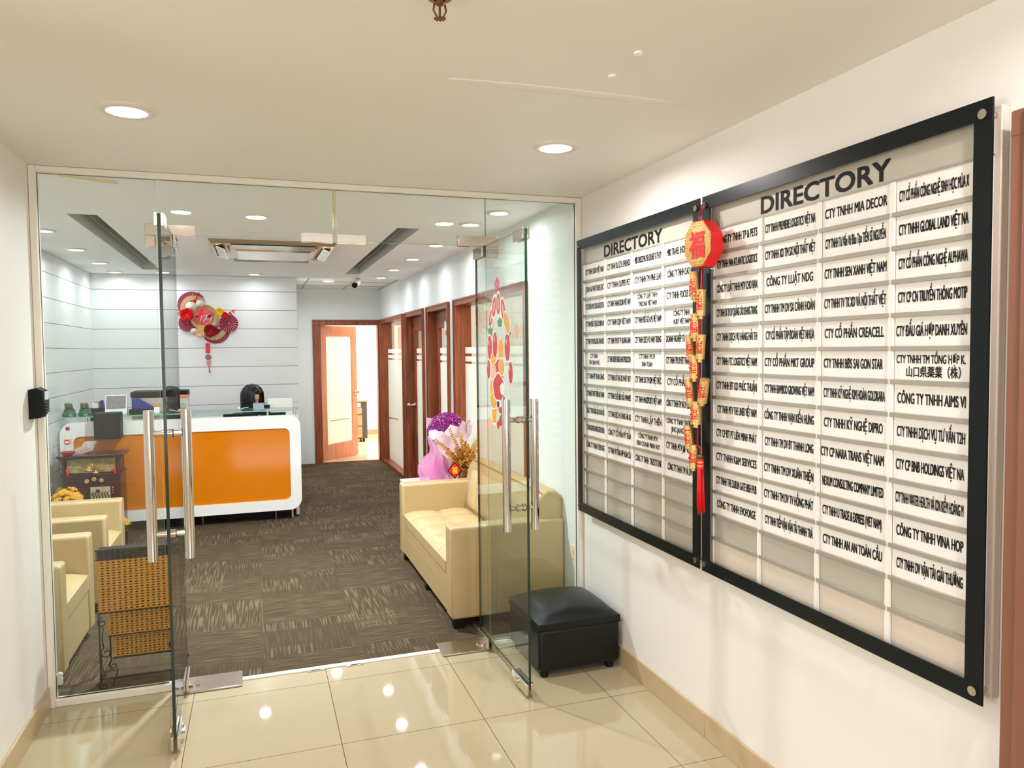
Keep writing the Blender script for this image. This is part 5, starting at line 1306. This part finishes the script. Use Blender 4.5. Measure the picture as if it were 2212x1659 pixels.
def mums(label, x, y, z, r, n):
    t = thing('flower_pot', label, 'potted flowers', (x, y, 0), 'yellow chrysanthemums around the altar')
    part(MB().lathe([(0, 0), (r*.55, 0), (r*.8, z*.55), (r*.84, z*.55), (r*.84, z*.6), (0, z*.58)], (x, y, 0), 20), 'pot', 'altar_dark', t)
    lf = MB()
    for k in range(70):
        a = random.random()*2*PI; q = r*math.sqrt(random.random())*.95; h = z*.6+random.random()*z*.25
        p = Vector((x+q*math.cos(a), y+q*math.sin(a), h)); d = Vector((math.cos(a), math.sin(a), random.uniform(-.2, .6)))*.03; s = Vector((-math.sin(a), math.cos(a), 0))*.011
        lf.add([p, p+d*.5+s, p+d, p+d*.5-s], [(0,1,2,3)], None)
    part(lf, 'leaves', 'leaf_green', t)
    for k in range(n):
        a = k*2.39996; q = r*math.sqrt((k+.5)/n); c = Vector((x+q*math.cos(a), y+q*math.sin(a), z*.78+z*.22*math.sqrt(max(0, 1-(q/r)**2))))
        c.z += random.uniform(-.03, .02); up = Vector((math.cos(a)*q/r+random.uniform(-.5, .5), math.sin(a)*q/r+random.uniform(-.9, .3), .7)).normalized(); e1 = up.orthogonal().normalized(); e2 = up.cross(e1)
        fl_ = MB()
        for ringk, m_, tl in ((.030, 12, .1), (.024, 10, .5), (.017, 8, .9), (.009, 5, 1.6)):
            for j in range(m_):
                b = 2*PI*j/m_+ringk*40; u = e1*math.cos(b)+e2*math.sin(b); v = up.cross(u)*.005
                tip = c+u*ringk+up*(ringk*tl*.6)
                fl_.add([c-v*.5, c+u*ringk*.6-v+up*.002, tip, c+u*ringk*.6+v+up*.002, c+v*.5], [(0,1,2,3,4)], None)
        part(fl_, 'flower_head', 'chrysanthemum', t)
    return t
mums('bushy pot of yellow chrysanthemums behind the far armchair', -1.35, 6.25, .575, .115, 40)
mums('low pot of yellow flowers at the right foot of the altar', -1.045, 6.62, .27, .05, 9)

# ================================================================== BOUQUETS ON THE SIDE TABLE
tb = thing('side_table', 'white side table behind the far arm of the sofa', 'table', (1.38, 5.93, 0))
part(MB().box(1.115, 1.675, 5.64, 6.22, .475, .50, bev=.005), 'top', 'gloss_white', tb)
for xx in (1.15, 1.64):
    for yy in (5.68, 6.18): part(MB().box(xx-.02, xx+.02, yy-.02, yy+.02, 0, .475, bev=.003), 'leg', 'gloss_white', tb)
part(MB().box(1.14, 1.65, 5.67, 6.19, .435, .475), 'apron', 'gloss_white', tb)
bq = thing('wrapped_bouquet', 'large bouquet of magenta blossoms in pink paper and tulle on the side table', 'bouquet', (1.40, 5.98, .50))
bx_, by_ = 1.47, 6.0
def crumpled(outline, y0, seed, bow=.05):
    """a sheet of paper: outline in (x, z), bent about the bouquet axis"""
    rnd = random.Random(seed); bm = bmesh.new()
    bm.faces.new([bm.verts.new((x, 0, z)) for x, z in outline])
    bmesh.ops.triangulate(bm, faces=bm.faces[:])
    bmesh.ops.subdivide_edges(bm, edges=bm.edges[:], cuts=3, use_grid_fill=True)
    ph = rnd.random()*6
    for v in bm.verts:
        x, z = v.co.x, v.co.z
        v.co.y = y0 + bow*((x-bx_)/.16)**2 + .012*math.sin(34*x+19*z+ph) + .010*math.sin(23*z-27*x+2*ph) - .10*(z-.75)
    return MB().bm(bm, 'wrap_pink', True)
ZX = lambda q: 1.203+(880+q/9.217-905)*.00385
ZZ = lambda q: 1.059-(880+q/9.217-895)*.00363
sheets = [([(1010,390),(1085,262),(1215,340),(1185,660),(1080,760),(1000,640)], 5.83, .05), ([(1200,330),(1345,405),(1300,580),(1150,760),(1180,560)], 5.85, .05),
          ([(740,490),(840,338),(1015,398),(1085,460),(1010,700),(900,820),(770,640)], 5.84, .05), ([(475,470),(580,445),(640,480),(690,470),(750,520),(830,640),(760,840),(590,700),(470,600)], 5.86, .05),
          ([(495,225),(625,250),(590,400),(500,470)], 6.04, .02), ([(1250,395),(1330,285),(1362,320),(1345,430),(1260,520)], 6.0, .02), ([(560,620),(760,560),(1000,620),(1090,700),(960,1000),(760,1010),(600,860)], 5.815, .04)]
for k, (ol, y0, bw) in enumerate(sheets):
    part(crumpled([(ZX(p), ZZ(q)) for p, q in ol], y0, k, bw), 'wrapping_paper', 'wrap_pink', bq)
v, f = [], []
cone = MB().lathe([(.05, .0), (.07, .10), (.13, .26), (.15, .34), (.145, .34), (.06, .1), (0, .02)], (bx_, by_, .56), 28, 'wrap_pink')
part(cone, 'wrapping_paper', 'wrap_pink', bq)
fm = MB()
for k in range(2600):
    a = random.random()*2*PI; q = math.sqrt(random.random()); r = .158*q
    c = Vector((bx_+r*math.cos(a), by_-.02+r*.85*math.sin(a), .885+.165*math.sqrt(max(0, 1-q*q*.95))+random.uniform(-.022, .016)))
    d = Vector((random.uniform(-1, 1), random.uniform(-1, .4), random.uniform(-.3, 1))).normalized(); e = d.orthogonal().normalized(); g = d.cross(e); z_ = random.uniform(.0035, .0075)
    fm.add([c+e*z_, c+g*z_+d*z_*.7, c-e*z_, c-g*z_+d*z_*.7], [(0,1,2,3)], random.choice(('magenta', 'magenta', 'magenta', 'magenta_dark', 'crimson_light', 'wrap_pink') if k % 3 == 0 else ('magenta', 'magenta', 'magenta_dark')))
part(fm, 'blossoms', 'magenta', bq, None, 'stuff')
part(MB().ball((bx_, by_-.02, .885), .140, .115, .140, 20, 12), 'blossom_core', 'magenta_dark', bq)
tl = MB(); NT = 48
prof = [(.5005, 1.24, 1.50), (.55, 1.222, 1.475), (.60, 1.215, 1.455), (.65, 1.225, 1.45), (.70, 1.26, 1.44), (.745, 1.32, 1.445), (.78, 1.325, 1.46), (.82, 1.315, 1.49), (.87, 1.312, 1.50)]
for i, (z, xa, xb) in enumerate(prof):
    for k in range(NT):
        a = 2*PI*k/NT; q = 1+.08*math.sin(8*a+3.1*i*.3)+.05*math.sin(15*a+i)
        tl.v.append(Vector(((xa+xb)/2+(xb-xa)/2*q*math.cos(a), 5.90+.012*i+(.11 if z < .72 else .05)*q*math.sin(a), z+.006*math.sin(6*a)*(1 if 0 < i else 0))))
for i in range(len(prof)-1):
    for k in range(NT): tl.f.append([i*NT+k, i*NT+(k+1) % NT, (i+1)*NT+(k+1) % NT, (i+1)*NT+k]); tl.mi.append(0); tl.sm.append(True)
tl.mats = ['tulle']
part(tl, 'tulle_skirt', 'tulle', bq)
part(MB().ball((1.37, 5.93, .60), .085, .07, .095, 18, 12), 'stem_bundle', pm('tulle_inner', '#c9479b', .8), bq)
rb = MB().add([(1.14, 5.72, .502), (1.19, 5.70, .512), (1.26, 5.76, .515), (1.30, 5.80, .53), (1.27, 5.83, .53), (1.19, 5.80, .512), (1.13, 5.77, .502)], [(0,1,5,6), (1,2,4,5), (2,3,4)], 'wrap_pink')
part(rb, 'ribbon_end', 'wrap_pink', bq)
gv = thing('golden_leaf_arrangement', 'vase of gilded eucalyptus stems standing in front of the bouquet', 'flower arrangement', (1.555, 5.78, .50))
part(MB().lathe([(0, 0), (.045, 0), (.055, .03), (.04, .08), (.03, .11), (.038, .13), (.03, .128), (0, .12)], (1.555, 5.78, .50), 20), 'vase', 'gold_dark', gv)
def gstem(tip, seed, n=11, size=.02):
    rnd = random.Random(seed); b0 = Vector((1.555, 5.78, .62)); tip = Vector(tip); mid = b0.lerp(tip, .5)+Vector((0, -.015, .02))
    pts = [b0.lerp(mid, t/4) if t <= 4 else mid.lerp(tip, (t-4)/4) for t in range(9)]
    mb = MB().tube(pts, .0025, 5)
    for k in range(n):
        t = .2+.8*k/(n-1); i = min(int(t*8), 7); p = pts[i].lerp(pts[i+1], t*8-i); d = (pts[i+1]-pts[i]).normalized()
        for s in (-1, 1):
            sd = d.cross(Vector((0, 1, .2))).normalized()*s + Vector((0, rnd.uniform(-.6, .2), 0)) + d*.5; sd.normalize()
            nn = sd.cross(d).normalized(); q = size*(1.15-.6*t)*rnd.uniform(.8, 1.2); e = nn.cross(sd)
            c = p+sd*q
            ring_ = [c+sd*q*math.cos(2*PI*j/8)+e*q*.72*math.sin(2*PI*j/8)+nn*(.2*q*math.cos(4*PI*j/8)) for j in range(8)]
            mb.add(ring_, [tuple(range(8))], None, False)
    return mb
for k, (tp, nn, sz) in enumerate((((1.318, 5.75, .872), 17, .0125), ((1.437, 5.75, .948), 15, .0125), ((1.525, 5.73, .905), 15, .0125), ((1.40, 5.72, .77), 13, .014), ((1.47, 5.71, .80), 13, .014), ((1.58, 5.73, .82), 12, .014), ((1.655, 5.76, .84), 9, .019), ((1.645, 5.73, .77), 8, .019), ((1.60, 5.72, .665), 8, .018), ((1.56, 5.71, .72), 12, .015), ((1.50, 5.71, .70), 12, .015))):
    part(gstem(tp, k, nn, sz), 'leaf_stem', 'gold_leaf', gv)
part(MB().prism([(1.585, 5.715, .555), (1.60, 5.715, .555), (1.603, 5.715, .64), (1.592, 5.715, .645)], (0, -.002, 0)), 'red_ribbon', 'bright_red', gv)
env = MB().prism([(1.425, 5.745, .635), (1.475, 5.745, .60), (1.51, 5.745, .66), (1.455, 5.745, .70)], (0, -.004, 0))
solid(env, 'red_envelope', pm('envelope_print', '#c8501e', .45, noise=.4, nscale=60), 'orange red printed envelope tucked beside the golden stems', 'envelope')
t = thing('diamond_charm', 'red diamond shaped charm with black border and gold character leaning on the vase', 'charm', (1.475, 5.70, .50))
dm = lambda r, y: [(1.458+r*math.cos(PI/2*k), y, .628+r*1.13*math.sin(PI/2*k)) for k in range(4)]
part(MB().prism(dm(.060, 5.70), (0, -.004, 0)), 'border', 'altar_dark', t)
part(MB().prism(dm(.050, 5.6958), (0, -.001, 0)), 'face', 'bright_red', t)
part(MB().cyl((1.458, 5.703, .50), (1.458, 5.703, .60), .002, 6), 'stick', 'gold_dark', t)
part(put_text(MB(), '福', (1.436, 5.6945, .606), (1, 0, 0), (0, 0, 1), .044, .042, 'yellow', .03), 'character', 'yellow', t)
